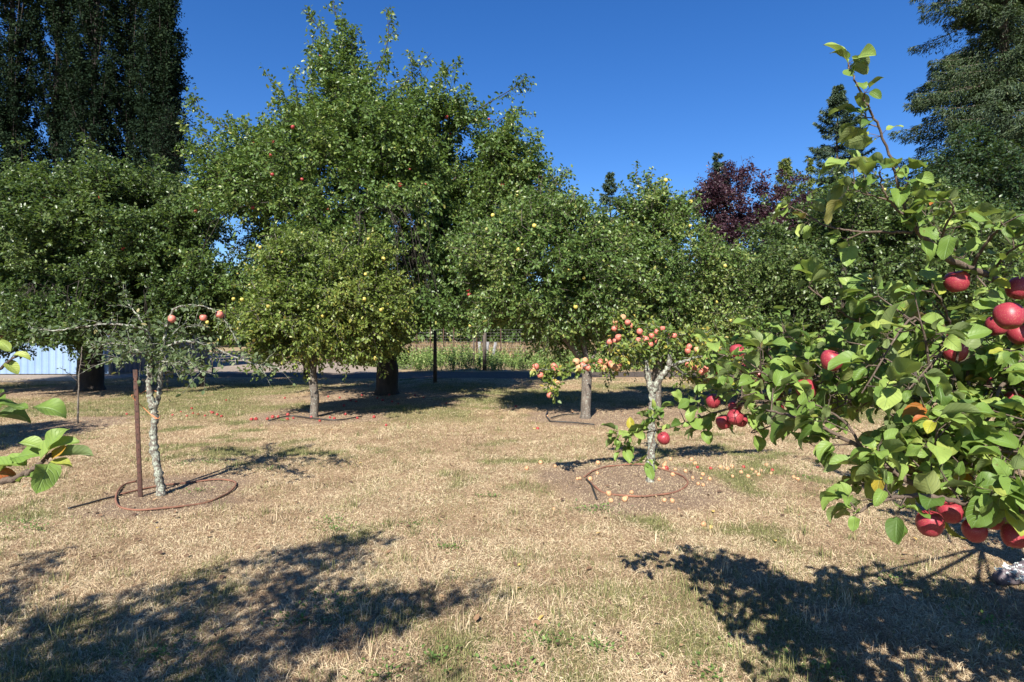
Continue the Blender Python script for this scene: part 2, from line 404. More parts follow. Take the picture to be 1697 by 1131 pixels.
# ------------------------------------------------------------------ tree generator
def grow(trunk, targets, seg=.35, up=.25, rng=RNG):
    """trunk: list of polylines (first from the ground) -> nodes, parents; then connects targets"""
    N = []; Pa = []
    for pl in trunk:
        pl = np.asarray(pl, float)
        st = -1
        if N:
            dd = np.linalg.norm(np.array(N) - pl[0], axis=1); st = int(dd.argmin())
        for i, q in enumerate(pl):
            if i == 0 and st >= 0: prev = st; continue
            if i == 0: prev = -1
            N.append(q); Pa.append(prev); prev = len(N) - 1
    N = list(N); skel = len(N)
    top = np.array(trunk[0][-1], float)
    order = np.argsort(np.linalg.norm(targets - top, axis=1))
    arr = np.zeros((len(N) + len(targets) * 14, 3)); arr[:len(N)] = N; n = len(N)
    depth = np.zeros(len(arr)); 
    for i in range(len(N)):
        depth[i] = 0 if Pa[i] < 0 else depth[Pa[i]] + np.linalg.norm(arr[i] - arr[Pa[i]])
    zmin = np.array(trunk[0][-1])[2] * .75
    ends = []
    for t in targets[order]:
        v = t - arr[:n]; dist = np.linalg.norm(v, axis=1)
        cost = dist * (1 + .5 * np.clip(-v[:, 2] / (dist + .01), 0, 1)) + .18 * depth[:n] + 50 * (arr[:n, 2] < zmin * .9)
        k = int(cost.argmin()); dl = dist[k]
        m = int(np.clip(round(dl / seg), 1, 12))
        p0 = arr[k]; pr = arr[Pa[k]] if Pa[k] >= 0 else p0 - np.array([0, 0, 1]); tg = unit(p0 - pr)
        c = p0 + tg * dl * .3 + np.array([0, 0, dl * up * .5]); prev = k
        for q in range(1, m + 1):
            s = q / m; pt = (1 - s) ** 2 * p0 + 2 * s * (1 - s) * c + s * s * t
            if q < m: pt = pt + rng.normal(size=3) * .04 * min(dl, 1)
            arr[n] = pt; Pa.append(prev); depth[n] = depth[prev] + dl / m; prev = n; n += 1
            if n >= len(arr) - 14: arr = np.vstack([arr, np.zeros_like(arr)]); depth = np.concatenate([depth, depth * 0])
        ends.append(prev)
    return arr[:n], np.array(Pa), np.array(ends)
def skeleton_mesh(acc, N, Pa, R0, tip=.006, k_big=9, wob=.0, smin=0, Rmid=None):
    n = len(N); leaf = np.ones(n, bool); leaf[Pa[Pa >= 0]] = False
    cnt = leaf.astype(float)
    for i in range(n - 1, -1, -1):
        if Pa[i] >= 0: cnt[Pa[i]] += cnt[i]
    p = max(1.6, math.log(max(cnt[0], 3)) / math.log(R0 / tip))
    r = tip * cnt ** (1 / p); r = np.minimum(r, R0)
    kids = [[] for _ in range(n)]
    for i in range(n):
        if Pa[i] >= 0: kids[Pa[i]].append(i)
    starts = [(0, None)]
    while starts:
        s, par = starts.pop(); path = [] if par is None else [par]; rr = [] if par is None else [r[s] * 1.0]
        cur = s
        while True:
            path.append(cur); rr.append(r[cur])
            ch = kids[cur]
            if not ch: break
            b = max(ch, key=lambda c: cnt[c])
            for c in ch:
                if c != b: starts.append((c, cur))
            cur = b
        if len(path) < 2: continue
        pts = N[path]; rr = np.array(rr); mx = rr.max()
        if par is None: rr[0] *= 1.25
        k = k_big if mx > .05 else (6 if mx > .02 else (4 if mx > .01 else 3))
        tube(acc, pts, rr, k, cap=False, wob=wob if mx > .03 else 0)
    return r

def lobes_sample(lobes, n, rng, thr=.36, nscale=1.1, shell=.42, zoff=0.0):
    out = []; vol = np.array([l[3] * l[4] * l[5] for l in lobes]) ** .8; vol /= vol.sum(); got = 0
    while got < n:
        m = n * 2; li = rng.choice(len(lobes), m, p=vol); L = np.array(lobes)[li]
        d = rdir(m, rng); rad = rng.random(m) ** shell * .5 + rng.random(m) ** shell * .5
        q = L[:, :3] + d * rad[:, None] * L[:, 3:6]
        keep = n3(q + zoff, nscale) > thr * (.55 + .6 * rad)
        q = q[keep]; out.append(q); got += len(q)
    return np.concatenate(out)[:n]

def leafy(acc, wood, base, dirs, L, nleaf, size, T, rng, droop=.25, spread=.9, twig=.003, tint_n=None, tbias=0.0, down=.35, updir=1.0, wid=1.0):
    """base,dirs (n,3), L (n,) shoots with leaves"""
    n = len(base); t = (np.arange(nleaf)[None] + rng.random((n, nleaf))) / nleaf; t = t ** .8
    dv = np.array([0, 0, -1.])
    pos = base[:, None] + dirs[:, None] * (L[:, None] * t)[..., None] + dv * (droop * L[:, None] * t ** 2)[..., None]
    if wood is not None:
        mid = base + dirs * L[:, None] * .5 + dv * (droop * L * .25)[:, None]; tip = base + dirs * L[:, None] + dv * (droop * L)[:, None]
        prisms(wood, base, mid, twig * 1.5, twig); prisms(wood, mid, tip, twig, twig * .5)
    pos = pos.reshape(-1, 3); D = np.repeat(dirs, nleaf, 0); m = len(pos)
    side = rdir(m, rng); side = unit(side - D * (side * D).sum(1, keepdims=True))
    ld = unit(D * .55 + side * spread + dv * down + rng.normal(size=(m, 3)) * .15)
    nr = unit(np.array([0, 0, 1.]) * updir + rng.normal(size=(m, 3)) * .65 + side * .3)
    sz = size * rng.uniform(.65, 1.2, m)
    pos = pos + ld * (sz * .25)[:, None]
    ti = np.clip(rng.normal(.5, .2, m) + tbias + (n3(pos, .9) - .5) * .5, 0, 1)
    ti = np.where(rng.random(m) < .012, 1.0, np.minimum(ti, .92))
    put(acc, T, pos, ld, nr, sz, ti, wid)

def view_ok(q, pxlim=None):
    return q

def broad_tree(name, label, cat, base, trunk, lobes, R0, ncl, shoots, nleaf, Lr, size, lmat, bmat, seed, fruit=None, group=None, T=None,
               extra=None, thr=.36, nscale=1.1, reject=None, droop=.25, seg=.35, tbias=0, crown='crown', tip=.006, wob=.06, shell=.42, fnum=0, fr=.035, down=.35, upb=.45, outb=.75, spreadcl=.4, tops=0, topL=1.0):
    """base (x,y,z) world; trunk polylines & lobes relative to base"""
    rng = np.random.default_rng(seed); base = np.array(base, float)
    o = thing(name, label, cat, tuple(base), group)
    cl = lobes_sample(lobes, ncl, rng, thr, nscale, shell, seed)
    if reject is not None: cl = cl[~reject(cl + base)]
    tr = [smooth_path(p, 5) for p in trunk]
    N, Pa, ends = grow(tr, cl, seg, rng=rng)
    wood = Acc(); lv = Acc()
    skeleton_mesh(wood, N, Pa, R0, tip, wob=wob)
    e = np.repeat(N[ends], shoots, 0) + rng.normal(size=(len(ends) * shoots, 3)) * spreadcl * .25
    c = np.array([l[:3] for l in lobes]).mean(0); c[2] -= .3
    out = unit(e - c)
    d = unit(out * outb + np.array([0, 0, upb]) + rng.normal(size=e.shape) * .75)
    L = rng.uniform(Lr[0], Lr[1], len(e))
    if reject is not None:
        kk = ~(reject(e + base) | reject(e + d * L[:, None] + base)); e = e[kk]; d = d[kk]; L = L[kk]
    T = T or T_small()
    leafy(lv, wood, e, d, L, nleaf, size, T, rng, droop, tbias=tbias, down=down)
    if extra:
        for (p0, p1, rad, nl) in extra:      # long water shoots
            p0 = np.array(p0, float); p1 = np.array(p1, float); mid = (p0 + p1) / 2 + rng.normal(size=3) * .15
            nn_ = np.linalg.norm(N - p0, axis=1) + .6 * np.maximum(N[:, 2] - p0[2], 0); q0 = N[int(nn_.argmin())]
            pts = smooth_path([q0, p0, mid, p1], 5); tube(wood, pts, np.linspace(rad, rad * .3, len(pts)), 4, False)
            s = rng.random(nl) ** .7; b = p0 + (p1 - p0) * s[:, None]; b = b + (mid - (p0 + p1) / 2) * (4 * s * (1 - s))[:, None]
            dd = unit(unit(p1 - p0) * .6 + rng.normal(size=(nl, 3)) * .55)
            leafy(lv, wood, b, dd, rng.uniform(.12, .38, nl), max(5, nleaf // 3), size * 1.05, T, rng, .35, tbias=tbias)
    if tops:
        zt = N[ends][:, 2] + 1.2 * rng.random(len(ends)) ; hz = np.hypot(*(N[ends][:, :2] - c[:2]).T); pick = np.argsort(-(zt + .25 * hz))[:int(len(ends) * .45)]
        pick = rng.choice(pick, min(tops, len(pick)), replace=False)
        for k_ in pick:
            p0 = N[ends[k_]]; dv_ = unit(np.array([0, 0, 1.]) + unit(p0 - c) * .5 + rng.normal(size=3) * .22); Ls = rng.uniform(.35, 1.0) * topL
            p1 = p0 + dv_ * Ls; pts = smooth_path([p0, (p0 + p1) / 2 + rng.normal(size=3) * .05, p1], 3); tube(wood, pts, np.linspace(.007, .003, len(pts)), 3, False)
            m_ = int(9 * Ls / .5) + 4; b_ = p0 + (p1 - p0) * rng.random(m_)[:, None]
            leafy(lv, None, b_, unit(dv_ * .6 + rng.normal(size=(m_, 3)) * .5), rng.uniform(.05, .18, m_), 4, size, T, rng, .3, tbias=tbias + .08)
    link("trunk", wood.mesh("trunk", bmat, True), o)
    link(crown, lv.mesh("crown", lmat, False, True), o)
    if fruit and fnum:
        k = rng.choice(len(e), fnum, replace=False)
        pts = e[k] + d[k] * (L[k] * .9)[:, None] + np.array([0, 0, -.06])
        # favour the outside
        pts = pts + out[k] * .12
        for q in pts: add_apple(o, fruit, q, fr * rng.uniform(.8, 1.15), rng)
    return o

# ------------------------------------------------------------------ ground
def ax(lo, hi, st, far):
    a = np.arange(lo, hi + st / 2, st); ext = [2, 5, 10, 20, 45, 90, far]
    return np.concatenate([[lo - e for e in ext[::-1]], a, [hi + e for e in ext]])
gx = ax(-22, 22, .2, 500); gy = ax(-4, 26, .2, 700)
X, Y = np.meshgrid(gx, gy); Z = gz(X, Y)
ny, nx = X.shape; i = np.arange(ny - 1)[:, None] * nx; j = np.arange(nx - 1)[None]
me = mesh("ground", np.stack([X, Y, Z], -1).reshape(-1, 3), [np.stack([i + j, i + j + 1, i + nx + j + 1, i + nx + j], -1).reshape(-1, 4)], None, True)
for nm, fn in (("green", green), ("dirt", dirt)):
    a = me.attributes.new(nm, 'FLOAT', 'POINT'); a.data.foreach_set("value", fn(X, Y).ravel().astype(np.float32))
m = M("dry_lawn"); v = m.obj()
straw = m.ramp(m.noise(60, 8, v, .8, .5), [(.32, (.12, .078, .048)), (.5, (.32, .225, .14)), (.68, (.48, .36, .24))])
straw = m.mix(1, straw, m.ramp(m.noise(1.3, 4, v), [(.3, (.82, .80, .76)), (.7, (1.08, 1.05, 1.0))]), 'MULTIPLY')
grn = m.ramp(m.noise(40, 6, v, .75), [(.35, (.035, .05, .015)), (.65, (.13, .16, .05))])
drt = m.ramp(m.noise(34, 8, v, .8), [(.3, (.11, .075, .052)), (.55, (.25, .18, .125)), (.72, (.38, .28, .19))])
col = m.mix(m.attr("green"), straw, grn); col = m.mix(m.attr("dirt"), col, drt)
m.l(col, m.b.inputs["Base Color"]); m.b.inputs["Roughness"].default_value = .95; m.b.inputs["Specular IOR Level"].default_value = .1
m.bump(m.noise(70, 8, v, .8), 1, .02)
me.materials[0] = m.m
link("ground", me, kind='structure')

# gravel drive behind the tree rows and the gravel yard beside the shed
m = M("gravel"); v = m.obj()
c = m.ramp(m.noise(9, 8, v, .8), [(.3, (.17, .135, .105)), (.55, (.27, .215, .165)), (.75, (.38, .31, .24))])
c = m.mix(1, c, m.ramp(m.noise(.5, 3, v), [(.3, (.8, .8, .8)), (.7, (1.05, 1.05, 1.05))]), 'MULTIPLY')
m.l(c, m.b.inputs["Base Color"]); m.b.inputs["Roughness"].default_value = .95; m.bump(m.noise(25, 6, v, .8), .8, .03)
GRAVEL = m.m
def strip(name, xs, y0, y1, z, mat, **pr):
    V = []; 
    for x, a, b in zip(xs, y0, y1): V += [(x, a, z), (x, b, z)]
    F = [[2 * k, 2 * k + 2, 2 * k + 3, 2 * k + 1] for k in range(len(xs) - 1)]
    return link(name, mesh(name, V, [np.array(F)], mat), **pr)
xs = np.linspace(-45, 40, 120)
m = M("shade_dark_track"); v = m.obj()  # drive's brown darkened so its colour carries the shade under the trees
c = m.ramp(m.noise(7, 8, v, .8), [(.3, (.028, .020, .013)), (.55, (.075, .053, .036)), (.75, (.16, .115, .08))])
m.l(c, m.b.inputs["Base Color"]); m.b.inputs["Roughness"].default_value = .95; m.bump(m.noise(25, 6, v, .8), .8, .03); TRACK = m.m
strip("shade_dark_track", xs, 21.2 + (n2(xs, xs * 0, 1.5) - .5) * 1.0 + .05 * np.abs(xs + 3), 24.9 + (n2(xs, xs * 0, 1.5, 5) - .5) * 1.0, .006, TRACK, kind='structure')
xs = np.linspace(-38, -5, 80)
strip("gravel_yard", xs, 24.0 - 4.3 * sstep(-12.5, -15.5, xs) + (n2(xs, xs * 0, 1, 7) - .5) * .8, 44 - (xs + 16) * .3 + (n2(xs, xs * 0, 1) - .5) * 3, .010, GRAVEL, kind='structure')
# dry far field
m = M("far_dry_field"); v = m.obj()
c = m.ramp(m.noise(.8, 8, v, .75), [(.3, (.16, .13, .06)), (.6, (.30, .21, .115)), (.8, (.36, .26, .16))])
m.l(c, m.b.inputs["Base Color"]); m.b.inputs["Roughness"].default_value = .95
xs = np.linspace(-60, 90, 20); strip("field", xs, 25.2 + 0 * xs, 75 + 0 * xs, .003, m.m, kind='structure')

# ------------------------------------------------------------------ grass
def blades(acc, x, y, L, tilt, w0, tint, rng, segs=2):
    n = len(x); a = rng.uniform(0, 2 * np.pi, n); z = gz(x, y)
    h = np.stack([np.cos(a), np.sin(a), 0 * a], -1); s = np.stack([-np.sin(a), np.cos(a), 0 * a], -1)
    up = np.array([0, 0, 1.]); p = np.stack([x, y, z - .004], -1)
    s = unit(s + up * rng.normal(size=(n, 1)) * .5)
    t1 = tilt * .75; t2 = np.minimum(tilt * 1.25, 1.75)
    m1 = p + (h * np.sin(t1)[:, None] + up * np.cos(t1)[:, None]) * (L * .55)[:, None]
    m2 = m1 + (h * np.sin(t2)[:, None] + up * np.cos(t2)[:, None]) * (L * .45)[:, None]
    m1[:, 2] = np.maximum(m1[:, 2], z + .006); m2[:, 2] = np.maximum(m2[:, 2], z + .004)
    w = w0[:, None] * .5
    V = np.stack([p - s * w, p + s * w, m1 + s * w * .9, m1 - s * w * .9, m2], 1).reshape(-1, 3)
    i = np.arange(n)[:, None] * 5
    acc.add(V, [i + np.array([[0, 1, 2, 3]]), i + np.array([[3, 2, 4]])], np.repeat(tint, 5))
def grass_mat():
    m = M("grass_blades")
    c = m.ramp(m.attr('tint'), [(0, (.19, .125, .075)), (.15, (.37, .265, .165)), (.36, (.57, .455, .29)), (.499, (.70, .59, .40)), (.501, (.31, .29, .13)), (.75, (.18, .19, .07)), (1, (.08, .105, .035))])
    m.l(c, m.b.inputs["Base Color"]); m.b.inputs["Roughness"].default_value = .7; m.b.inputs["Specular IOR Level"].default_value = .2
    tr = m.n("ShaderNodeBsdfTranslucent"); m.l(c, tr.inputs[0]); ms = m.n("ShaderNodeMixShader"); ms.inputs[0].default_value = .25
    m.l(m.b.outputs[0], ms.inputs[1]); m.l(tr.outputs[0], ms.inputs[2]); m.l(ms.outputs[0], m.o.inputs[0]); return m.m
GRASS = grass_mat()
rng = np.random.default_rng(11)
acc = Acc()
NB = 1150000
# sample distance with pdf ~ d * d^-1.55
d = (2.2 ** .45 + rng.random(NB) * (21 ** .45 - 2.2 ** .45)) ** (1 / .45)
x = (rng.random(NB) * 2 - 1) * (.92 * d + .7)
g = green(x, d); dt = dirt(x, d)
keep = rng.random(NB) < 1 - .35 * dt
x = x[keep]; y = d[keep]; g = g[keep]; dt = dt[keep]; n = len(x)
isg = rng.random(n) < np.clip(g * 1.0 + .05, 0, .92) * (1 - .8 * dt)
dens = n2(x, y, .16, 4)
L = np.where(isg, rng.uniform(.022, .05, n), rng.uniform(.018, .058, n)) * (.45 + 1.1 * dens) * (1 - .45 * dt) * np.exp(rng.normal(0, .25, n))
tilt = np.where(isg, np.abs(rng.normal(.55, .4, n)), np.clip(rng.normal(1.38, .25, n), .2, 1.56))
w0 = np.clip(.0019 * (1 + y * .13), .0015, .009) * rng.uniform(.7, 1.3, n)
tint = np.where(isg, .5 + .5 * np.clip(rng.normal(.42, .24, n), .02, 1), .499 * np.clip(rng.normal(.58, .27, n) + (n2(x, y, .5, 2) - .5) * .5 + (n2(x, y, .11, 8) - .5) * .5 - .12 * dt, 0, 1))
blades(acc, x, y, L, tilt, w0, tint, rng)
# thin taller green/straw stems in clumps
nc = 600
cy = (2.3 ** .6 + rng.random(nc) * (14 ** .6 - 2.3 ** .6)) ** (1 / .6); cx = (rng.random(nc) * 2 - 1) * (.92 * cy + .5)
k = (rng.random(nc) < .25 + green(cx, cy)) & (dirt(cx, cy) < .4); cx = cx[k]; cy = cy[k]
nb = 26; x = np.repeat(cx, nb) + rng.normal(size=len(cx) * nb) * .035; y = np.repeat(cy, nb) + rng.normal(size=len(cx) * nb) * .035; n = len(x)
gg = np.repeat(rng.random(len(cx)) < .62, nb)
blades(acc, x, y, rng.uniform(.05, .14, n), np.abs(rng.normal(.45, .3, n)), np.clip(.0028 * (1 + y * .08), .002, .008), np.where(gg, rng.uniform(.52, .95, n), rng.uniform(.1, .49, n)), rng)
link("dry_grass", acc.mesh("dry_grass", GRASS, False, True), kind='stuff')
# low broad-leaved weeds in the lawn
acc = Acc(); T = T_mid()
wsp = [G(*q) for q in ((450, 776), (812, 826), (500, 1030), (690, 868), (740, 908), (715, 1100), (150, 725), (60, 880), (640, 1125), (1340, 795), (975, 848), (1000, 848), (905, 1075), (40, 870), (330, 812), (550, 865), (1170, 1118), (1290, 1085), (1480, 960), (1640, 1030), (1365, 1110), (850, 1125), (990, 1080), (560, 1000), (270, 1085), (250, 765), (300, 770), (350, 768), (470, 700), (560, 878))]
for (a, b) in wsp:
    nn = 90; r = np.abs(rng.normal(size=nn)) * .10; th = rng.uniform(0, 6.28, nn)
    xx = a + r * np.cos(th) * 1.4; yy = b + r * np.sin(th)
    pos = np.stack([xx, yy, gz(xx, yy) + rng.uniform(.005, .035, nn)], -1)
    ld = unit(np.stack([np.cos(th), np.sin(th), rng.uniform(.1, .9, nn)], -1) + rdir(nn, rng) * .5)
    put(acc, T, pos, ld, unit(np.array([0, 0, 1.]) + rdir(nn, rng) * .4), rng.uniform(.010, .028, nn), np.clip(rng.normal(.25, .2, nn), 0, .7))
link("weeds", acc.mesh("weeds", L_WEED, False, True), kind='stuff')
# dead leaves and bark bits lying in the grass
acc = Acc(); nn = 2600
yy = (2.3 ** .6 + rng.random(nn) * (17 ** .6 - 2.3 ** .6)) ** (1 / .6); xx = (rng.random(nn) * 2 - 1) * (.92 * yy + .5)
ky = rng.random(nn) < .35 + .65 * dirt(xx, yy); xx = xx[ky]; yy = yy[ky]; nn = len(xx)
pos = np.stack([xx, yy, gz(xx, yy) + .022], -1); dd = rdir(nn, rng); dd[:, 2] *= .25
LITTER = leaf_mat("fallen_leaf_litter", [(0, (.07, .04, .025)), (.6, (.20, .12, .065)), (.92, (.34, .24, .13)), (1, (.5, .34, .10))], rough=.8, transl=.1, tcol=(.2, .12, .05))
put(acc, T, pos, dd, unit(np.array([0, 0, 1.]) + rdir(nn, rng) * .5), rng.uniform(.02, .06, nn), np.where(rng.random(nn) < .05, 1, rng.uniform(0, .92, nn)))
link("leaf_litter", acc.mesh("leaf_litter", LITTER, False, True), kind='stuff')

# tall weeds and dry grass beyond the drive
acc = Acc(); rng = np.random.default_rng(5)
nn = 3800; xx = rng.uniform(-9, 40, nn); yy = 25.2 + rng.random(nn) ** 1.2 * 11
yy = np.maximum(yy, 25.2 + np.clip(-4 - xx, 0, 5) * 1.2)
H = (.35 + .9 * n2(xx, yy, 2.0, 1)) * rng.uniform(.5, 1.1, nn) * sstep(24.8, 28, yy + 1.2)
wd = Acc(); base = np.stack([xx, yy, 0 * xx], -1); dr = unit(np.array([0, 0, 1.]) + rng.normal(size=(nn, 3)) * .22)
leafy(acc, acc, base, dr, H, 26, .10, T_small(), rng, .05, spread=.8, twig=.006, down=.1, tbias=.12)
link("tall_weeds", acc.mesh("tall_weeds", L_WEED, False, True), kind='stuff')
acc = Acc(); n = 70000; y = 34 + rng.random(n) ** 1.3 * 40; x = rng.uniform(-.45, .95, n) * y
DRY = leaf_mat("tall_dry_grass", [(0, (.20, .15, .07)), (.5, (.34, .25, .13)), (.9, (.42, .30, .20)), (1, (.30, .30, .12))], rough=.8, transl=.2, tcol=(.4, .3, .15))
pos = np.stack([x, y, 0 * x], -1); put(acc, T_small(), pos, unit(np.array([0, 0, 1.]) + rng.normal(size=(n, 3)) * .3), rdir(n, rng), rng.uniform(.4, .95, n), rng.uniform(0, .93, n), .12)
link("tall_dry_grass", acc.mesh("tall_dry_grass", DRY, False, True), kind='stuff')

# ------------------------------------------------------------------ orchard trees
def rel(px, py, d, base):   # pixel at distance d, relative to base
    return P(px, py, d) - np.array(base)
def lobe(px, py, d, rx, ry, rz, base):
    q = rel(px, py, d, base); return (*q, rx, ry, rz)
def B(px, py):
    x, y = G(px, py); return (x, y, float(gz(x, y)) - .03)

def gap(q):     # the low opening between the crowns right of the double trunk
    px_ = q[:, 0] / q[:, 1] * FPX + 848.5; py_ = HOR - (q[:, 2] - CAMH) / q[:, 1] * FPX
    return ((px_ > 680) & (px_ < 868) & (py_ > 543 + 12 * np.sin(px_ * .05))) | (py_ > 612)
# big centre tree
b = B(640, 652); D = b[1]
px2 = D / FPX
lob = [lobe(620, 330, D, 3.6, 3.2, 2.9, b), lobe(440, 400, D - .3, 2.2, 2.4, 2.2, b), lobe(800, 350, D + .2, 2.1, 2.6, 1.9, b), lobe(610, 200, D, 1.6, 1.8, 1.6, b),
       lobe(570, 130, D, .75, .9, 1.0, b), lobe(700, 480, D, 1.9, 2.2, 1.0, b), lobe(500, 480, D, 2.2, 2.0, 1.0, b), lobe(825, 265, D, 1.0, 1.3, .8, b), lobe(395, 270, D, 1.3, 1.4, 1.2, b), lobe(490, 225, D, .9, 1.0, .8, b), lobe(770, 290, D, 1.6, 1.6, 1.1, b), lobe(725, 225, D, 1.4, 1.4, 1.1, b), lobe(740, 320, D - .8, 1.7, 1.4, 1.4, b), lobe(850, 330, D, 1.4, 1.4, 1.2, b), lobe(690, 185, D, .8, 1.0, .7, b), lobe(880, 330, D, 1.0, 1.2, .8, b), lobe(640, 400, D - 1.2, 2.6, 2.0, 2.2, b), lobe(740, 510, D - .6, 1.8, 1.6, .8, b), lobe(560, 520, D - .8, 2.4, 1.8, .8, b), lobe(650, 265, D - .6, 2.5, 2.0, 1.5, b), lobe(660, 520, D - 2.3, 2.0, 1.4, .7, b), lobe(380, 520, D, 1.3, 1.5, .8, b), lobe(420, 300, D, 1.2, 1.2, 1.0, b), lobe(530, 240, D, 1.1, 1.2, 1.2, b)]
def sh(x0, y0, x1, y1, rad=.02, nl=34): return (rel(x0, y0, D, b), rel(x1, y1, D, b), rad, nl)
ext = [sh(560, 160, 552, 0, .03, 60), sh(545, 150, 500, 15, .025, 34), sh(620, 120, 642, 18, .022, 30), sh(640, 150, 715, 88, .02, 34), sh(720, 190, 762, 105, .018, 22), sh(780, 190, 868, 133, .018, 34),
       sh(800, 230, 882, 190, .018, 26), sh(820, 250, 878, 240, .015, 20), sh(500, 200, 488, 118, .018, 26), sh(430, 240, 325, 160, .022, 40), sh(460, 220, 455, 165, .015, 14), sh(860, 300, 942, 285, .015, 26),
       sh(590, 120, 600, 50, .02, 26), sh(520, 130, 520, 60, .02, 24), sh(400, 300, 330, 215, .015, 26), sh(660, 150, 680, 90, .015, 22), sh(900, 320, 960, 330, .012, 18), sh(580, 130, 570, 40, .02, 36), sh(600, 140, 640, 90, .02, 30)]
broad_tree("apple_tree", "tallest apple tree in the orchard centre, double dark trunk and long shoots against the sky", "tree", b,
    [[(0, 0, 0), (.03, 0, .8), (.0, .05, 1.5), (-.1, 0, 2.3), (-.3, .1, 3.4), (-.4, 0, 5.0), (-.6, 0, 6.6)], [(.03, 0, .8), (.33, -.1, 1.5), (.62, -.1, 2.4), (1.1, 0, 3.6), (1.5, 0, 5)], [(0, .05, 1.5), (-.9, -.4, 2.6), (-1.9, -.7, 3.6)], [(-.3, .1, 3.4), (.4, .2, 4.6), (.7, .2, 6.4)]],
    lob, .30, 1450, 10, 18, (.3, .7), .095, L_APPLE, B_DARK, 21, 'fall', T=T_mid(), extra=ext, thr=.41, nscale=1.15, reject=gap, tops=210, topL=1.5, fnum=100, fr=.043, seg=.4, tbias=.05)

# big left tree
b = B(150, 648); D = b[1]
lob = [lobe(120, 420, D, 3.4, 3.0, 1.9, b), lobe(-60, 400, D + .5, 2.6, 2.8, 2.2, b), lobe(250, 400, D - .2, 2.0, 2.2, 1.8, b), lobe(60, 345, D, 1.6, 2, 1.1, b), lobe(200, 335, D, 1.4, 1.8, .7, b),
       lobe(40, 510, D - 1, 2.0, 1.6, .8, b), lobe(60, 565, D - 1.2, 2.1, 1.6, .8, b), lobe(-40, 560, D - .6, 2.0, 1.8, .8, b), lobe(90, 540, D - 2.2, 1.8, 1.0, .7, b), lobe(240, 560, D - 1, 1.0, 1.0, .5, b), lobe(215, 540, D - .8, 1.0, 1.0, .7, b), lobe(245, 490, D, 1.8, 1.2, 1.0, b), lobe(140, 545, D - 1.2, 1.5, .9, .5, b), lobe(305, 475, D - .5, 1.7, 1.4, 1.4, b), lobe(200, 500, D - .6, 1.8, 1.2, .9, b), lobe(300, 520, D + .5, 1.3, 1.2, .8, b), lobe(290, 440, D, 1.2, 1.8, 1.5, b)]
def sh(x0, y0, x1, y1, rad=.016, nl=26): return (rel(x0, y0, D, b), rel(x1, y1, D, b), rad, nl)
ext = [sh(30, 300, 35, 238), sh(130, 300, 140, 232, nl=34), sh(240, 300, 270, 262), sh(180, 300, 182, 268), sh(300, 340, 322, 300), sh(60, 310, 75, 275), sh(210, 310, 215, 280)]
broad_tree("apple_tree", "broad dark apple tree in front of the blue shed, thick black trunk", "tree", b,
    [[(0, 0, 0), (.02, 0, .9), (.12, 0, 1.7), (.1, .1, 2.8), (-.2, .1, 4.2)], [(.02, 0, .9), (-.7, -.2, 2.1), (-1.8, -.3, 3.0)], [(.12, 0, 1.7), (1.0, -.1, 2.7), (1.8, 0, 3.6)]],
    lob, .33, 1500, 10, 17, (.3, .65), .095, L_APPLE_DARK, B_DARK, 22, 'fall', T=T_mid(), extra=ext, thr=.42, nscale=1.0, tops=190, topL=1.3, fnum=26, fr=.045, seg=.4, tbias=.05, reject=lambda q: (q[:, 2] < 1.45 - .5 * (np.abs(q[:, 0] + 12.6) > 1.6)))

b = (-9.3, 6.0, float(gz(-9.3, 6.0)) - .03)
broad_tree("apple_tree", "round apple tree just outside the left edge, shading the lawn by the sapling", "tree", b,
    [[(0, 0, 0), (.02, 0, .6), (-.02, 0, 1.1), (.0, 0, 1.6), (.05, 0, 2.4)], [(-.02, 0, 1.1), (-.6, -.1, 1.8)], [(0, 0, 1.6), (.7, 0, 2.2)]],
    [(0, 0, 2.3, 1.5, 1.6, 1.0), (.4, .8, 2.0, 1.2, 1.2, .8), (-.2, 0, 3.0, .9, .9, .6)], .1, 260, 9, 15, (.2, .45), .07, L_APPLE, B_APPLE, 29, 'yel', T=T_mid(), thr=.38, nscale=.8, fnum=10, fr=.036, seg=.25, tip=.004,
    reject=lambda q: q[:, 0] / q[:, 1] * FPX + 848.5 > -25)

GRP = "small apple trees in the orchard row"
b = B(520, 692); D = b[1]
lob = [lobe(535, 510, D, 1.3, 1.3, 1.0, b), lobe(460, 540, D, .85, 1.0, .75, b), lobe(600, 520, D, .9, 1.1, .9, b), lobe(500, 440, D, .8, .9, .55, b), lobe(590, 440, D, .6, .7, .5, b)]
broad_tree("apple_tree", "small round yellow-green apple tree with yellow fruit before the tallest tree", "tree", b,
    [[(0, 0, 0), (.02, 0, .4), (-.02, 0, .8), (.0, 0, 1.15), (.05, 0, 1.8)], [(-.02, 0, .8), (-.35, -.1, 1.3), (-.7, -.1, 1.7)], [(0, 0, 1.15), (.4, 0, 1.5), (.8, .1, 1.9)]],
    lob, .085, 340, 10, 17, (.18, .42), .068, L_APPLE_LIGHT, B_APPLE, 23, 'yel', GRP, T=T_mid(), thr=.40, nscale=.7, tops=110, topL=.6, fnum=60, fr=.036, seg=.22, tbias=.05, tip=.004)

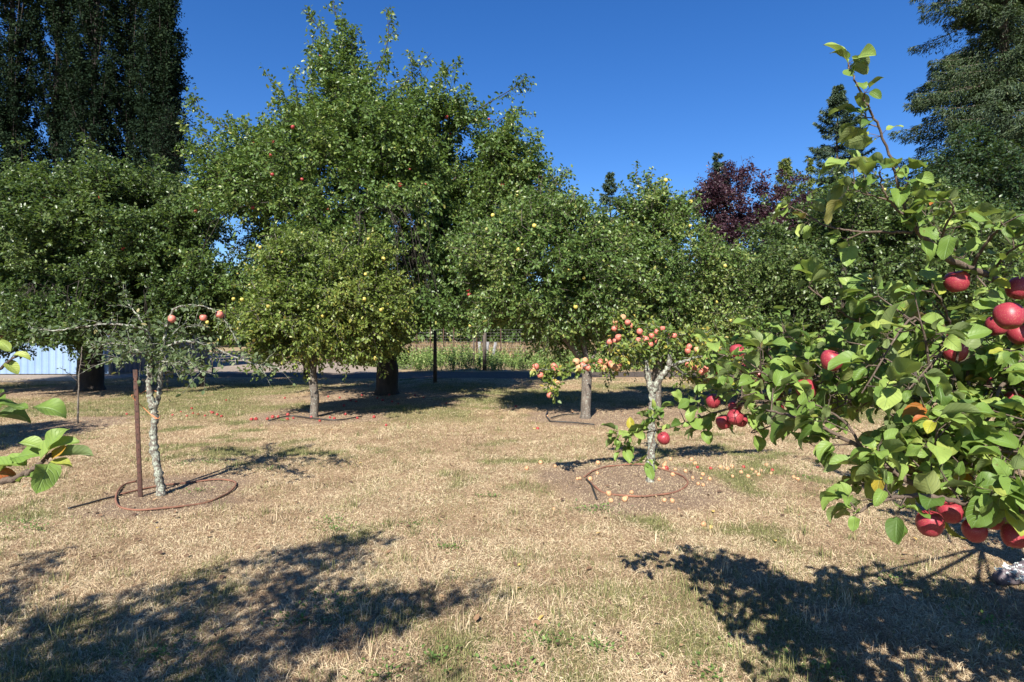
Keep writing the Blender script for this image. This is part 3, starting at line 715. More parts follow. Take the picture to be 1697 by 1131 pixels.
b = B(970, 693); D = b[1]
lob = [lobe(900, 440, D, 1.45, 1.3, 1.25, b), lobe(830, 420, D + .2, 1.0, 1.1, .8, b), lobe(980, 470, D, 1.1, 1.2, 1.1, b), lobe(860, 510, D, 1.0, 1.1, .7, b), lobe(935, 370, D, .6, .7, .5, b), lobe(880, 360, D, .45, .6, .3, b), lobe(950, 545, D, .8, 1.0, .5, b), lobe(840, 530, D + .4, .9, .8, .6, b)]
def sh(x0, y0, x1, y1, rad=.01, nl=14): return (rel(x0, y0, D, b), rel(x1, y1, D, b), rad, nl)
broad_tree("apple_tree", "medium apple tree on a straight dark trunk right of the tallest tree, pale green fruit", "tree", b,
    [[(0, 0, 0), (.02, 0, .5), (.03, 0, 1.0), (-.05, 0, 1.5), (-.3, 0, 2.3)], [(.03, 0, 1.0), (-.5, 0, 1.7), (-1.1, .1, 2.2)], [(.03, 0, 1.0), (.4, 0, 1.7), (.5, 0, 2.4)]],
    lob, .105, 430, 10, 17, (.2, .48), .07, L_APPLE, B_APPLE, 24, 'yel', GRP, T=T_mid(), thr=.41, nscale=.75, reject=gap, tops=110, topL=.6, fnum=32, fr=.036, seg=.25, tbias=.12, tip=.004,
    extra=[sh(915, 350, 925, 300), sh(920, 340, 945, 280), sh(890, 340, 892, 300)])

b = B(1088, 682); D = b[1]
lob = [lobe(1085, 450, D, 1.35, 1.3, 1.2, b), lobe(1150, 470, D, 1.0, 1.1, 1.0, b), lobe(1075, 370, D, .75, .8, .5, b), lobe(1040, 480, D, .8, 1.0, 1.0, b), lobe(1110, 550, D, 1.2, 1.1, .5, b), lobe(1060, 560, D + .3, 1.0, .8, .6, b), lobe(1180, 540, D, .9, .9, .6, b), lobe(1065, 345, D, .35, .4, .5, b), lobe(1120, 370, D, .4, .4, .5, b)]
def sh(x0, y0, x1, y1, rad=.01, nl=14): return (rel(x0, y0, D, b), rel(x1, y1, D, b), rad, nl)
broad_tree("apple_tree", "medium leafy apple tree directly behind the small tree hung with pink apples", "tree", b,
    [[(0, 0, 0), (.0, 0, .5), (.03, 0, 1.0), (.05, 0, 1.5), (.0, 0, 2.3)], [(.03, 0, 1.0), (-.5, 0, 1.7)], [(.03, 0, 1.0), (.6, 0, 1.6)]],
    lob, .1, 380, 10, 17, (.2, .48), .07, L_APPLE, B_APPLE, 25, 'yel', GRP, T=T_mid(), thr=.41, nscale=.75, tops=110, topL=.6, fnum=24, fr=.036, seg=.25, tbias=.16, tip=.004,
    extra=[sh(1060, 350, 1075, 300), sh(1100, 370, 1115, 335), sh(1040, 380, 1035, 345), sh(1150, 410, 1175, 390)])

b = B(1400, 672); D = b[1]
lob = [lobe(1390, 470, D, 2.9, 2.2, 1.6, b), lobe(1270, 495, D - .2, 1.5, 1.8, 1.2, b), lobe(1520, 450, D, 2.0, 2.0, 1.9, b), lobe(1400, 370, D, 1.4, 1.6, .7, b), lobe(1300, 425, D, .8, 1.0, .6, b), lobe(1470, 355, D, 1.3, 1.6, .7, b), lobe(1400, 550, D - .4, 2.6, 1.8, .6, b), lobe(1230, 540, D - .3, .9, 1.2, .8, b)]
def sh(x0, y0, x1, y1, rad=.012, nl=16): return (rel(x0, y0, D, b), rel(x1, y1, D, b), rad, nl)
broad_tree("apple_tree", "wide dense dark green apple tree in front of the purple plum", "tree", b,
    [[(0, 0, 0), (.0, 0, .6), (.05, 0, 1.3), (-.05, 0, 2.2), (.0, 0, 3.3)], [(.05, 0, 1.3), (-.9, 0, 2.1), (-1.8, 0, 2.7)], [(.05, 0, 1.3), (.9, 0, 2.1), (1.8, 0, 2.8)]],
    lob, .2, 760, 10, 17, (.25, .55), .078, L_APPLE_DARK, B_DARK, 26, 'yel', T=T_mid(), thr=.38, nscale=1.0, tops=110, topL=.6, fnum=12, fr=.036, seg=.35, tbias=.1,
    extra=[sh(1330, 340, 1320, 290), sh(1380, 330, 1375, 285), sh(1440, 330, 1450, 290), sh(1280, 370, 1260, 330), sh(1400, 330, 1415, 300), sh(1500, 340, 1520, 300)])

# ------------------------------------------------------------------ small lichen trees, built branch by branch
def hero_tree(name, label, base, paths, radii, nodes_at, lmat, bmat, seed, spur, leaf, T=None, apples=(), akind='pink', ar=.032, group=None, tb=0.0, upb=.35, nl=6):
    """paths: polylines of (px,py,d); spurs with leaves every `spur` metres"""
    rng = np.random.default_rng(seed); base = np.array(base); o = thing(name, label, "tree", tuple(base), group)
    wood = Acc(); lv = Acc(); E = []; Dd = []; LL = []
    for ip, (pl, (r0, r1)) in enumerate(zip(paths, radii)):
        pts = smooth_path([P(*q) - base for q in pl], 8)
        pts[1:-1] += rng.normal(size=(len(pts) - 2, 3)) * .004
        tube(wood, pts, np.linspace(r0, r1, len(pts)) * (1 + .12 * rng.normal(size=len(pts)) * (r0 > .012)), 9 if r0 > .02 else 5, True, .28 if r0 > .02 else .1)
        if nodes_at[ip] is None: continue
        s0, dens, Lmax = nodes_at[ip]
        seg = np.linalg.norm(np.diff(pts, axis=0), axis=1); cum = np.concatenate([[0], np.cumsum(seg)]); tot = cum[-1]
        m = max(2, int((tot * (1 - s0)) / spur * dens)); s = tot * (s0 + (1 - s0) * rng.random(m))
        e = np.stack([np.interp(s, cum, pts[:, a]) for a in range(3)], -1); tg = unit(np.stack([np.interp(s, cum, np.gradient(pts[:, a])) for a in range(3)], -1))
        d = unit(tg * .5 + np.array([0, 0, upb]) + rng.normal(size=(m, 3)) * .75)
        E.append(e); Dd.append(d); LL.append(rng.uniform(.04, Lmax, m))
    E = np.concatenate(E); Dd = np.concatenate(Dd); LL = np.concatenate(LL)
    leafy(lv, wood, E, Dd, LL, nl, leaf, T or T_mid(), rng, .25, twig=.0022, tbias=tb)
    link("trunk", wood.mesh("trunk", bmat, True), o)
    link("crown", lv.mesh("crown", lmat, False, True), o)
    for (px, py, dd) in apples:
        add_apple(o, 'pale' if (len(apples) > 10 and rng.random() < (.45 if px < 1035 else .12)) else akind, P(px, py, dd) - base, ar * rng.uniform(.85, 1.12), rng, .7, detail=False)
    return o
bG = B(268, 818); dG = bG[1]
d = dG
pathsG = [
 [(268, 822, d), (263, 785, d), (255, 735, d), (256, 690, d), (252, 670, d), (247, 640, d), (250, 600, d), (255, 560, d)],
 [(254, 680, d), (263, 655, d), (266, 620, d), (270, 580, d - .03), (275, 540, d - .05)],
 [(253, 575, d), (240, 548, d - .1), (190, 537, d - .2), (145, 541, d - .3), (95, 548, d - .3), (50, 545, d - .3)],
 [(250, 560, d), (236, 535, d + .1), (215, 505, d + .3), (205, 470, d + .3)],
 [(272, 560, d), (285, 518, d - .1), (300, 508, d - .15), (330, 507, d - .2), (360, 518, d - .2), (378, 540, d - .2), (400, 580, d - .2)],
 [(268, 580, d), (300, 566, d - .1), (340, 572, d), (390, 592, d), (425, 604, d), (470, 612, d)],
 [(252, 590, d), (215, 585, d - .4), (180, 600, d - .7)],
 [(258, 600, d), (300, 600, d - .4), (340, 620, d - .7)],
 [(270, 570, d), (300, 545, d + .3), (340, 540, d + .5)],
 [(250, 590, d), (200, 570, d + .4), (150, 575, d + .6)],
 [(268, 620, d), (290, 615, d + .3), (330, 598, d + .6)]]
hero_tree("apple_tree", "stunted grey-lichened apple tree beside the rusty steel stake, three pink apples", bG, pathsG,
   [(.044, .022), (.028, .013), (.016, .004), (.014, .003), (.013, .003), (.016, .004), (.012, .004), (.012, .003), (.01, .003), (.01, .003), (.01, .003)],
   [(.75, .8, .2), (.7, .8, .2), (.05, .4, .22), (.2, .35, .25), (.3, .2, .13), (.05, .42, .25), (.1, .55, .26), (.1, .55, .26), (.1, .45, .3), (.1, .45, .3), (.1, .5, .3)],
   L_GREY, B_LICHEN, 31, .012, .052, apples=[(285, 529, d - .12), (337, 527, d - .2), (364, 522, d - .22)], akind='pink', ar=.036, nl=6)

bF = B(1077, 802); dF = bF[1]
d = dF
pathsF = [
 [(1077, 806, d), (1078, 760, d), (1080, 700, d), (1081, 655, d), (1074, 625, d), (1070, 600, d), (1060, 572, d), (1050, 545, d)],
 [(1082, 650, d), (1095, 625, d - .05), (1108, 605, d - .08), (1107, 575, d - .1), (1103, 548, d - .1)],
 [(1078, 640, d), (1071, 600, d), (1073, 605, d - .1), (1072, 598, d - .15)],
 [(1106, 608, d - .05), (1130, 600, d - .1), (1160, 592, d), (1200, 600, d + .1), (1260, 597, d + .2), (1320, 595, d + .3)],
 [(1070, 605, d), (1050, 600, d - .1), (1020, 603, d - .2), (975, 606, d - .35), (930, 615, d - .5), (890, 612, d - .6)],
 [(930, 612, d - .5), (915, 630, d - .55), (912, 655, d - .6)],
 [(1062, 575, d), (1030, 560, d + .2), (1005, 575, d + .3)],
 [(1104, 560, d - .1), (1140, 555, d + .1), (1180, 570, d + .3), (1215, 590, d + .4)],
 [(1115, 605, d), (1140, 625, d + .3), (1175, 630, d + .6), (1210, 615, d + .8)],
 [(1055, 555, d), (1035, 535, d), (1020, 525, d)],
 [(1072, 590, d), (1045, 575, d - .35), (1030, 590, d - .6)],
 [(1100, 570, d), (1085, 545, d + .3), (1080, 540, d + .5)]]
gA = np.random.default_rng(8)
apF = [(1032,527,d),(1020,533,d),(1027,540,d),(1040,535,d-.1),(1018,545,d),(1010,567,d+.2),(1020,565,d+.1),(1025,560,d),(1012,578,d+.3),(1060,550,d-.1),(1062,560,d),(1070,563,d-.1),(1046,541,d),(1045,578,d-.3),(1058,565,d-.2),
 (1098,545,d-.1),(1088,550,d),(1108,558,d-.1),(1117,557,d-.1),(1080,557,d),(1142,575,d+.1),(1155,580,d),(1172,596,d),(1140,582,d+.1),(1140,605,d+.2),(1150,610,d+.3),(1147,603,d+.3),(1163,617,d+.4),(1158,627,d+.5),(1170,612,d+.3),(1175,625,d+.5),(1180,606,d+.3),(1190,615,d+.4),
 (888,608,d-.6),(884,614,d-.6),(896,622,d-.55),(920,612,d-.5),(924,616,d-.5),(918,608,d-.5),(955,600,d-.4),(960,610,d-.4),(970,598,d-.35),(966,606,d-.35),(975,610,d-.35),(980,601,d-.3),(985,607,d-.3),(995,600,d-.3),(1003,600,d-.3),(1000,610,d-.3),(1012,604,d-.25),(1022,610,d-.25),(1015,606,d-.3),(924,636,d-.55),(911,655,d-.6),(1028,604,d-.2),
 (1235,595,d+.2),(1248,600,d+.2),(1256,596,d+.2),(1262,590,d+.2),(1270,602,d+.2),(1275,597,d+.3),(1290,594,d+.3),(1302,592,d+.3),(1228,602,d+.2),(1195,630,d+.5),(1065,575,d),(1078,571,d),(1090,565,d)]
hero_tree("apple_tree", "small white-barked apple tree loaded with pink apples inside the right hose ring", bF, pathsF,
   [(.048, .02), (.036, .014), (.01, .005), (.02, .005), (.02, .005), (.006, .003), (.014, .004), (.012, .003), (.018, .004), (.01, .004), (.012, .004), (.01, .004)],
   [(.78, 1.5, .16), (.65, 1.4, .16), None, (.15, .7, .12), (.15, .65, .10), (.1, .7, .1), (.1, 1.1, .2), (.1, 1.0, .2), (.2, .8, .2), (.1, 1.4, .12), (.1, 1.2, .2), (.1, 1.2, .2)],
   L_TINY, B_LICHEN, 32, .0085, .05, apples=apF, akind='pink', ar=.034, nl=6, tb=.05)

# thin sapling stake tree at left
bS = B(129, 702); d = bS[1]
hero_tree("sapling", "thin leafless-looking grey sapling left of the rusty stake", bS, [[(129, 706, d), (130, 650, d), (131, 620, d), (134, 600, d), (136, 575, d)], [(129, 632, d), (112, 618, d - .1), (100, 610, d - .2)], [(134, 605, d), (150, 606, d + .1), (165, 604, d + .2), (170, 600, d + .2)]],
   [(.016, .009), (.007, .004), (.006, .003)], [(.8, .5, .1), (.5, .5, .06), (.6, .5, .06)], L_GREY, B_APPLE, 33, .04, .05, nl=3)

# ------------------------------------------------------------------ near apple trees whose branches enter the frame
HT = [T_hero(np.random.default_rng(100 + q)) for q in range(14)]
def hero_leaves(acc, wood, pos, d, size, rng, tint, upn=1.0):
    n = len(pos); pet = size * rng.uniform(.25, .5, n); bp = pos + d * pet[:, None]
    prisms(wood, pos, bp, .0009, .0008)
    ld = unit(d + np.array([0, 0, -.28]) + rng.normal(size=(n, 3)) * .18)
    nr = unit(np.array([0, 0, 1.]) * upn + np.array([0, -.12, 0]) + rng.normal(size=(n, 3)) * .42)
    k = rng.integers(0, len(HT), n)
    for q in range(len(HT)):
        s = k == q
        if s.any(): put(acc, HT[q], bp[s], ld[s], nr[s], size[s], tint[s])
def near_tree(name, label, base, paths, radii, seed, apples, lf=(.034, .086), auto=None, extra_leaves=None, rosette=6, dens=1.0, maxpx=None, trunk_paths=(), trunk_r=()):
    rng = np.random.default_rng(seed); base = np.array(base, float); o = thing(name, label, "tree", tuple(base))
    wood = Acc(); tw = Acc(); lv = Acc()
    for pl, (r0, r1) in zip(trunk_paths, trunk_r):
        pts = smooth_path(np.array(pl, float) - base, 7); tube(wood, pts, np.linspace(r0, r1, len(pts)) * (1 + .08 * rng.normal(size=len(pts))), 12, True, .15)
    SP = []; SD = []
    def spurs(pts, s0, per_m, Lm):
        seg = np.linalg.norm(np.diff(pts, axis=0), axis=1); cum = np.concatenate([[0], np.cumsum(seg)]); tot = cum[-1]
        m = max(1, int(tot * (1 - s0) * per_m)); s = tot * (s0 + (1 - s0) * (np.arange(m) + rng.random(m)) / m)
        e = np.stack([np.interp(s, cum, pts[:, a]) for a in range(3)], -1); tg = unit(np.stack([np.interp(s, cum, np.gradient(pts[:, a])) for a in range(3)], -1))
        sd = rdir(m, rng); sd = unit(sd - tg * (sd * tg).sum(1, keepdims=True))
        d = unit(tg * .45 + sd * .8 + np.array([0, 0, .35])); L = rng.uniform(.01, Lm, m) 
        return e, d, L
    for pl, (r0, r1), (s0, pm, Lm) in paths_iter(paths, radii):
        raw = np.array([P(*q) for q in pl]) - base
        pts = smooth_path(raw, 7); pts[1:-1] += rng.normal(size=(len(pts) - 2, 3)) * .0013
        tube(tw, pts, np.linspace(r0, r1, len(pts)) * (1 + .10 * rng.random(len(pts))), 8 if r0 > .006 else 5, True, .12)
        if pm <= 0: continue
        e, d, L = spurs(pts, s0, pm * dens, Lm)
        tip = e + d * L[:, None]; prisms(tw, e, tip, np.minimum(.003, r0 * .5), .0018)
        SP.append(tip); SD.append(d)
        # leaves on the twig itself
        lng = L > .09
        if lng.any():
            for f in (.35, .65):
                SP.append((e + d * (L * f)[:, None])[lng]); SD.append(d[lng])
        SP.append(pts[-1:]); SD.append(unit(pts[-1:] - pts[-2:-1]))
    if auto is not None:
        for (p0, p1, r0, pm, Lm) in auto:
            p0 = np.array(p0) - base; p1 = np.array(p1) - base; mid = (p0 + p1) / 2 + rng.normal(size=3) * .08 + np.array([0, 0, .06])
            pts = smooth_path([p0, mid, p1], 6); tube(tw, pts, np.linspace(r0, .002, len(pts)), 5, True, .1)
            e, d, L = spurs(pts, .15, pm, Lm); tip = e + d * L[:, None]; prisms(tw, e, tip, .0025, .0016); SP.append(tip); SD.append(d)
    SP = np.concatenate(SP); SD = np.concatenate(SD)
    if maxpx is not None:
        w0 = SP + base; kk = maxpx(w0); SP = SP[kk]; SD = SD[kk]
    rs = rng.integers(3, rosette + 1, len(SP)); idx = np.repeat(np.arange(len(SP)), rs); spx = SP + base
    n = len(idx); sd = rdir(n, rng); D0 = SD[idx]; sd = unit(sd - D0 * (sd * D0).sum(1, keepdims=True))
    ld = unit(D0 * rng.uniform(.1, .9, (n, 1)) + sd * .8 + np.array([0, 0, .1]))
    size = (lf[0] + (lf[1] - lf[0]) * rng.random(n) ** 1.2) * np.where(rng.random(n) < .2, .6, 1)
    tint = np.clip(rng.normal(.40, .27, n), 0, .87); u = rng.random(n); tint = np.where(u < .035, rng.uniform(.88, .95, n), tint)
    tint = np.where(u < .006, rng.uniform(.95, 1, n), tint)
    mid_ = SP[idx] + ld * size[:, None] * .8 + base; md = np.maximum(mid_[:, 1], .05)
    mx_ = mid_[:, 0] / md * FPX + 848.5; my_ = HOR - (mid_[:, 2] - CAMH) / md * FPX; ok = np.ones(n, bool)
    for (ax_, ay_, ad_, ar_) in apples:      # pickers' side of each apple is mostly clear of leaves
        ok &= ~((np.hypot(mx_ - ax_, my_ - ay_) < (ar_ / ad_ * FPX + 14)) & (md < ad_ + .02) & (rng.random(n) < .62))
    hero_leaves(lv, tw, SP[idx][ok], ld[ok], size[ok], rng, tint[ok])
    if extra_leaves:
        for (px, py, dd, dx, dy, dz, nx_, ny_, nz_, sz, ti, q) in extra_leaves:
            put(lv, HT[q % len(HT)], (P(px, py, dd) - base)[None], np.array([[dx, dy, dz]], float), np.array([[nx_, ny_, nz_]], float), np.array([sz]), np.array([ti]))
    if len(trunk_paths): link("trunk", wood.mesh("trunk", B_LICHEN, True), o)
    link("branches", tw.mesh("branches", B_TWIG, True), o)
    link("foliage", lv.mesh("foliage", L_HERO, True, True, True), o)
    for (px, py, dd, r) in apples:
        c = P(px, py, dd) - base; a = add_apple(o, 'red', c, r * .93, rng, .45, detail=True)
    return o
def paths_iter(paths, radii):
    for (pl, sp), r in zip(paths, radii): yield pl, r, sp

bR = (3.55, 3.45, float(gz(3.55, 3.45)) - .03)
def inpoly(px, py, poly):
    c = False; j = len(poly) - 1
    for i in range(len(poly)):
        (xi, yi), (xj, yj) = poly[i], poly[j]
        if (yi > py) != (yj > py) and px < (xj - xi) * (py - yi) / (yj - yi) + xi: c = not c
        j = i
    return c
SDV = np.array(sd)
HUB = (3.3, 3.2, 1.05)
def inv(p):   # world -> pseudo pixel coordinates for mixing with P()
    return (p[0] / p[1] * FPX + 848.5, HOR - (p[2] - CAMH) / p[1] * FPX, p[1])
R_paths = [
 # upper limb
 ([inv(HUB), (1830, 560, 2.2), (1740, 510, 1.85), (1690, 482, 1.75), (1620, 450, 1.66), (1565, 425, 1.62), (1530, 392, 1.6), (1505, 365, 1.58)], (.5, 15, .07)),
 ([(1505, 368, 1.58), (1492, 320, 1.56), (1478, 270, 1.55), (1460, 222, 1.53), (1440, 180, 1.5), (1422, 145, 1.5), (1410, 118, 1.5), (1406, 105, 1.5)], (.03, 24, .03)),
 ([(1506, 366, 1.58), (1485, 345, 1.56), (1466, 322, 1.54), (1460, 300, 1.52), (1458, 285, 1.5)], (.1, 30, .09)),
 ([(1475, 335, 1.56), (1440, 322, 1.56), (1405, 315, 1.6)], (.2, 34, .08)),
 ([(1512, 386, 1.58), (1475, 385, 1.62), (1420, 383, 1.7), (1370, 375, 1.75), (1330, 352, 1.8), (1310, 343, 1.8)], (.1, 13, .05)),
 ([(1555, 415, 1.62), (1565, 380, 1.55), (1580, 350, 1.5), (1575, 335, 1.48)], (.2, 20, .06)),
 ([(1610, 445, 1.66), (1630, 410, 1.6), (1650, 385, 1.55), (1660, 370, 1.5)], (.2, 20, .07)),
 ([(1640, 462, 1.68), (1660, 430, 1.6), (1700, 400, 1.5), (1740, 380, 1.45)], (.2, 20, .07)),
 # middle limb, reaching far left
 ([inv(HUB), (1850, 640, 2.2), (1740, 590, 1.9), (1690, 583, 1.85), (1620, 583, 1.85), (1545, 590, 1.9), (1480, 597, 1.95), (1420, 610, 2.0), (1360, 622, 2.05), (1310, 640, 2.15)], (.42, 26, .12)),
 ([(1310, 640, 2.15), (1260, 660, 2.35), (1190, 683, 2.6), (1140, 700, 2.75), (1085, 714, 2.85), (1045, 722, 2.9), (1025, 720, 2.9)], (.02, 36, .12)),
 ([(1085, 714, 2.85), (1078, 740, 2.85), (1070, 765, 2.8)], (.4, 26, .05)),
 ([(1420, 612, 2.0), (1370, 600, 2.2), (1310, 592, 2.35), (1250, 583, 2.5), (1200, 585, 2.6)], (.1, 30, .12)),
 ([(1440, 545, 1.9), (1420, 535, 1.85), (1385, 510, 1.8), (1350, 485, 1.8), (1340, 475, 1.8)], (.05, 26, .06)),
 ([(1545, 590, 1.9), (1500, 570, 1.88), (1440, 545, 1.86)], (.1, 30, .1)),
 ([(1500, 570, 1.85), (1480, 520, 1.8), (1450, 500, 1.8), (1425, 495, 1.8)], (.2, 26, .07)),
 ([(1590, 585, 1.85), (1575, 540, 1.75), (1560, 500, 1.7), (1545, 480, 1.68)], (.2, 22, .08)),
 # lower limb
 ([inv(HUB), (1900, 800, 2.1), (1740, 760, 1.75), (1640, 745, 1.6), (1590, 770, 1.55), (1520, 800, 1.5), (1480, 780, 1.52), (1430, 745, 1.58), (1370, 712, 1.65), (1310, 690, 1.72), (1270, 680, 1.8)], (.40, 32, .12)),
 ([(1640, 745, 1.6), (1600, 712, 1.65), (1560, 688, 1.7), (1500, 650, 1.75), (1450, 640, 1.8)], (.1, 34, .12)),
 ([(1430, 745, 1.58), (1400, 700, 1.6), (1370, 680, 1.6), (1340, 665, 1.6)], (.2, 34, .1)),
 ([inv(HUB), (1950, 950, 1.9), (1760, 900, 1.45), (1690, 868, 1.38), (1640, 850, 1.36), (1580, 830, 1.36), (1520, 822, 1.38), (1460, 830, 1.4), (1420, 850, 1.4)], (.42, 34, .09)),
 ([(1690, 868, 1.38), (1700, 820, 1.36), (1680, 790, 1.33)], (.2, 34, .1)),
 ([(1600, 560, 1.8), (1605, 650, 1.78), (1597, 700, 1.75)], (.1, 22, .08)),
 ([(1520, 800, 1.5), (1550, 740, 1.48), (1550, 700, 1.45)], (.2, 34, .09)),
 ([(1700, 620, 1.8), (1660, 640, 1.7), (1640, 690, 1.65), (1610, 750, 1.6)], (.1, 34, .11)),
]
R_rad = [(.013, .006), (.0042, .0018), (.0036, .0018), (.0026, .0015), (.004, .0018), (.004, .002), (.005, .002), (.004, .002),
         (.014, .0065), (.0065, .0022), (.003, .0015), (.005, .002), (.004, .0018), (.005, .003), (.004, .002), (.005, .002),
         (.012, .003), (.005, .002), (.004, .002), (.011, .003), (.004, .002), (.005, .003), (.005, .002), (.006, .003)]
R_apples = [(1586, 467, 1.66, .034), (1690, 478, 1.62, .035), (1672, 524, 1.58, .038), (1652, 540, 1.8, .032), (1690, 555, 1.8, .034), (1583, 582, 1.74, .0365), (1576, 568, 1.95, .033), (1378, 598, 1.78, .0345),
 (1336, 645, 1.9, .034), (1222, 583, 2.35, .031), (1182, 665, 2.45, .032), (1199, 700, 2.4, .033), (1218, 692, 2.35, .034), (1228, 697, 2.4, .03), (1234, 615, 2.5, .031), (1257, 625, 2.4, .033), (1286, 655, 2.35, .03), (1288, 678, 2.3, .028),
 (1218, 675, 2.5, .03), (1100, 727, 2.75, .033), (1550, 693, 1.75, .03), (1498, 762, 1.7, .028), (1541, 868, 1.5, .034), (1574, 848, 1.56, .033), (1615, 880, 1.55, .031), (1645, 862, 1.66, .030), (1682, 888, 1.52, .033), (1680, 665, 1.75, .03), (1652, 640, 1.9, .03), (1240, 660, 2.55, .03)]
rg = np.random.default_rng(77)
auto = []
# off-frame part of the crown (right of the frame) that carries the shade on the lawn
SHADE_R = [(1340, 868), (1450, 885), (1560, 915), (1630, 975), (1720, 1000), (1900, 990), (1950, 1120), (1500, 1150), (1230, 1130), (1180, 1060), (1290, 1010), (1250, 960), (1330, 955)]
cnt = 0
while len(auto) < 84 and cnt < 20000:
    cnt += 1; px_, py_ = rg.uniform(1180, 2100), rg.uniform(865, 1260)
    if not inpoly(px_, py_, SHADE_R): continue
    gxx, gyy = G(px_, py_); zz_ = rg.uniform(.7, 1.45); t = np.array([gxx, gyy, 0]) + SDV * (zz_ / SDV[2])
    if t[1] > .02:
        ppx = t[0] / t[1] * FPX + 848.5
        if ppx < 1770 or t[1] < 1.35: continue
    else: continue
    a0 = np.array([2.6, 2.4, 1.3]); auto.append((a0 + (t - a0) * .5 + rg.normal(size=3) * .06, t, .005, 28, .14))
for q in range(14):
    t = np.array([rg.uniform(3.0, 4.8), rg.uniform(2.4, 5.0), rg.uniform(1.3, 2.7)]); auto.append((np.array(HUB) + rg.normal(size=3) * np.array([.25, .25, .2]) + np.array([.25, .1, .25]), t, .010, 26, .2))
# in-frame thicket
for q in range(26):
    px_, py_, dd_ = rg.uniform(1420, 1700), rg.uniform(610, 850), rg.uniform(1.45, 2.0)
    s_ = P(px_ + rg.uniform(40, 160), py_ + rg.uniform(-30, 40), dd_ + .15)
    auto.append((s_, P(px_, py_, dd_), .004, 34, .1))
for q in range(26):
    px_, py_, dd_ = rg.uniform(1185, 1420), rg.uniform(600, 700), rg.uniform(1.9, 2.5)
    s_ = P(px_ + rg.uniform(40, 120), py_ + rg.uniform(-20, 20), dd_ - .05)
    auto.append((s_, P(px_, py_, dd_), .003, 26, .09))
near_tree("apple_tree", "near apple tree with crimson apples on leafy boughs reaching in from the right", bR, R_paths, R_rad, 41, R_apples, auto=auto, dens=.72,
    trunk_paths=[[(3.55, 3.45, -.05), (3.52, 3.42, .4), (3.4, 3.3, .85), (3.3, 3.2, 1.1), (3.35, 3.1, 1.6)], [(3.45, 3.35, .7), (3.9, 3.6, 1.3), (4.2, 3.7, 1.9)]], trunk_r=[(.10, .05), (.06, .03)])

bL = (-3.6, -.4, float(gz(-3.6, -.4)) - .03)
HL = (-3.4, -.3, 1.2)
L_paths = [
 ([(-560, 900, 1.3), (-260, 860, 1.0), (-120, 830, .92), (-40, 805, .88), (20, 795, .87), (55, 778, .86), (85, 752, .86)], (.93, 14, .01)),
 ([(-200, 800, 1.0), (-60, 700, .92), (-10, 660, .9), (20, 650, .9)], (.6, 0, .03)),
 ([(-200, 760, 1.0), (-60, 640, 1.0), (0, 610, 1.0), (30, 590, 1.0)], (.6, 0, .03)),
]
L_rad = [(.009, .0022), (.004, .0018), (.004, .0018)]
rg = np.random.default_rng(78); auto = []
SHADE_L = [(-200, 935), (0, 925), (110, 885), (205, 888), (120, 935), (200, 965), (330, 945), (470, 900), (640, 885), (600, 930), (680, 975), (810, 968), (800, 995), (660, 1040), (540, 1085), (470, 1140), (300, 1300), (-300, 1300)]
cnt = 0
while len(auto) < 150 and cnt < 20000:
    cnt += 1; px_, py_ = rg.uniform(-300, 820), rg.uniform(880, 1300)
    if not inpoly(px_, py_, SHADE_L): continue
    gxx, gyy = G(px_, py_); zz_ = rg.uniform(1.9, 3.7); t = np.array([gxx, gyy, 0]) + SDV * (zz_ / SDV[2])
    if t[1] > .02:
        ppx = t[0] / t[1] * FPX + 848.5; ppy = HOR - (t[2] - CAMH) / t[1] * FPX
        if -200 < ppx < 1900 and ppy > -220: continue
    a0 = np.array([-2.2, -.3, 2.4]) if t[0] > -2.4 else np.array([-3.2, -.1, 1.9])
    auto.append((a0 + (t - a0) * .45 + rg.normal(size=3) * .06, t, .006, 26, .16))
cnt = 0
while cnt < 24:
    f_ = rg.random(); px_, py_ = (rg.uniform(560, 650), rg.uniform(885, 930)) if f_ < .3 else (rg.uniform(600, 815), rg.uniform(965, 1010))
    gxx, gyy = G(px_, py_); zz_ = rg.uniform(2.7, 3.7); t = np.array([gxx, gyy, 0]) + SDV * (zz_ / SDV[2])
    if t[1] > .02 and (t[2] - CAMH) / t[1] < .72: cnt += .2; continue
    cnt += 1; a0 = t + np.array([-.6, -.35, -.15]); auto.append((a0, t, .005, 24, .13))
for q in range(14):
    t = np.array([rg.uniform(-3.4, -1.0), rg.uniform(-1.6, .2), rg.uniform(2.4, 3.3)]); auto.append((np.array([-3.2, -.1, 1.9]), t, .018, 12, .2))
def clearL(w0):
    d_ = np.maximum(w0[:, 1], .05); px_ = w0[:, 0] / d_ * FPX + 848.5; py_ = HOR - (w0[:, 2] - CAMH) / d_ * FPX
    vis = (w0[:, 1] > .05) & (px_ > -110) & (px_ < 1800) & (py_ > -130) & (py_ < 1250)
    hero = (w0[:, 1] > .75) & (w0[:, 1] < 1.15) & (px_ < 75) & (py_ > 740) & (w0[:, 2] < 1.7)
    return ~vis | hero
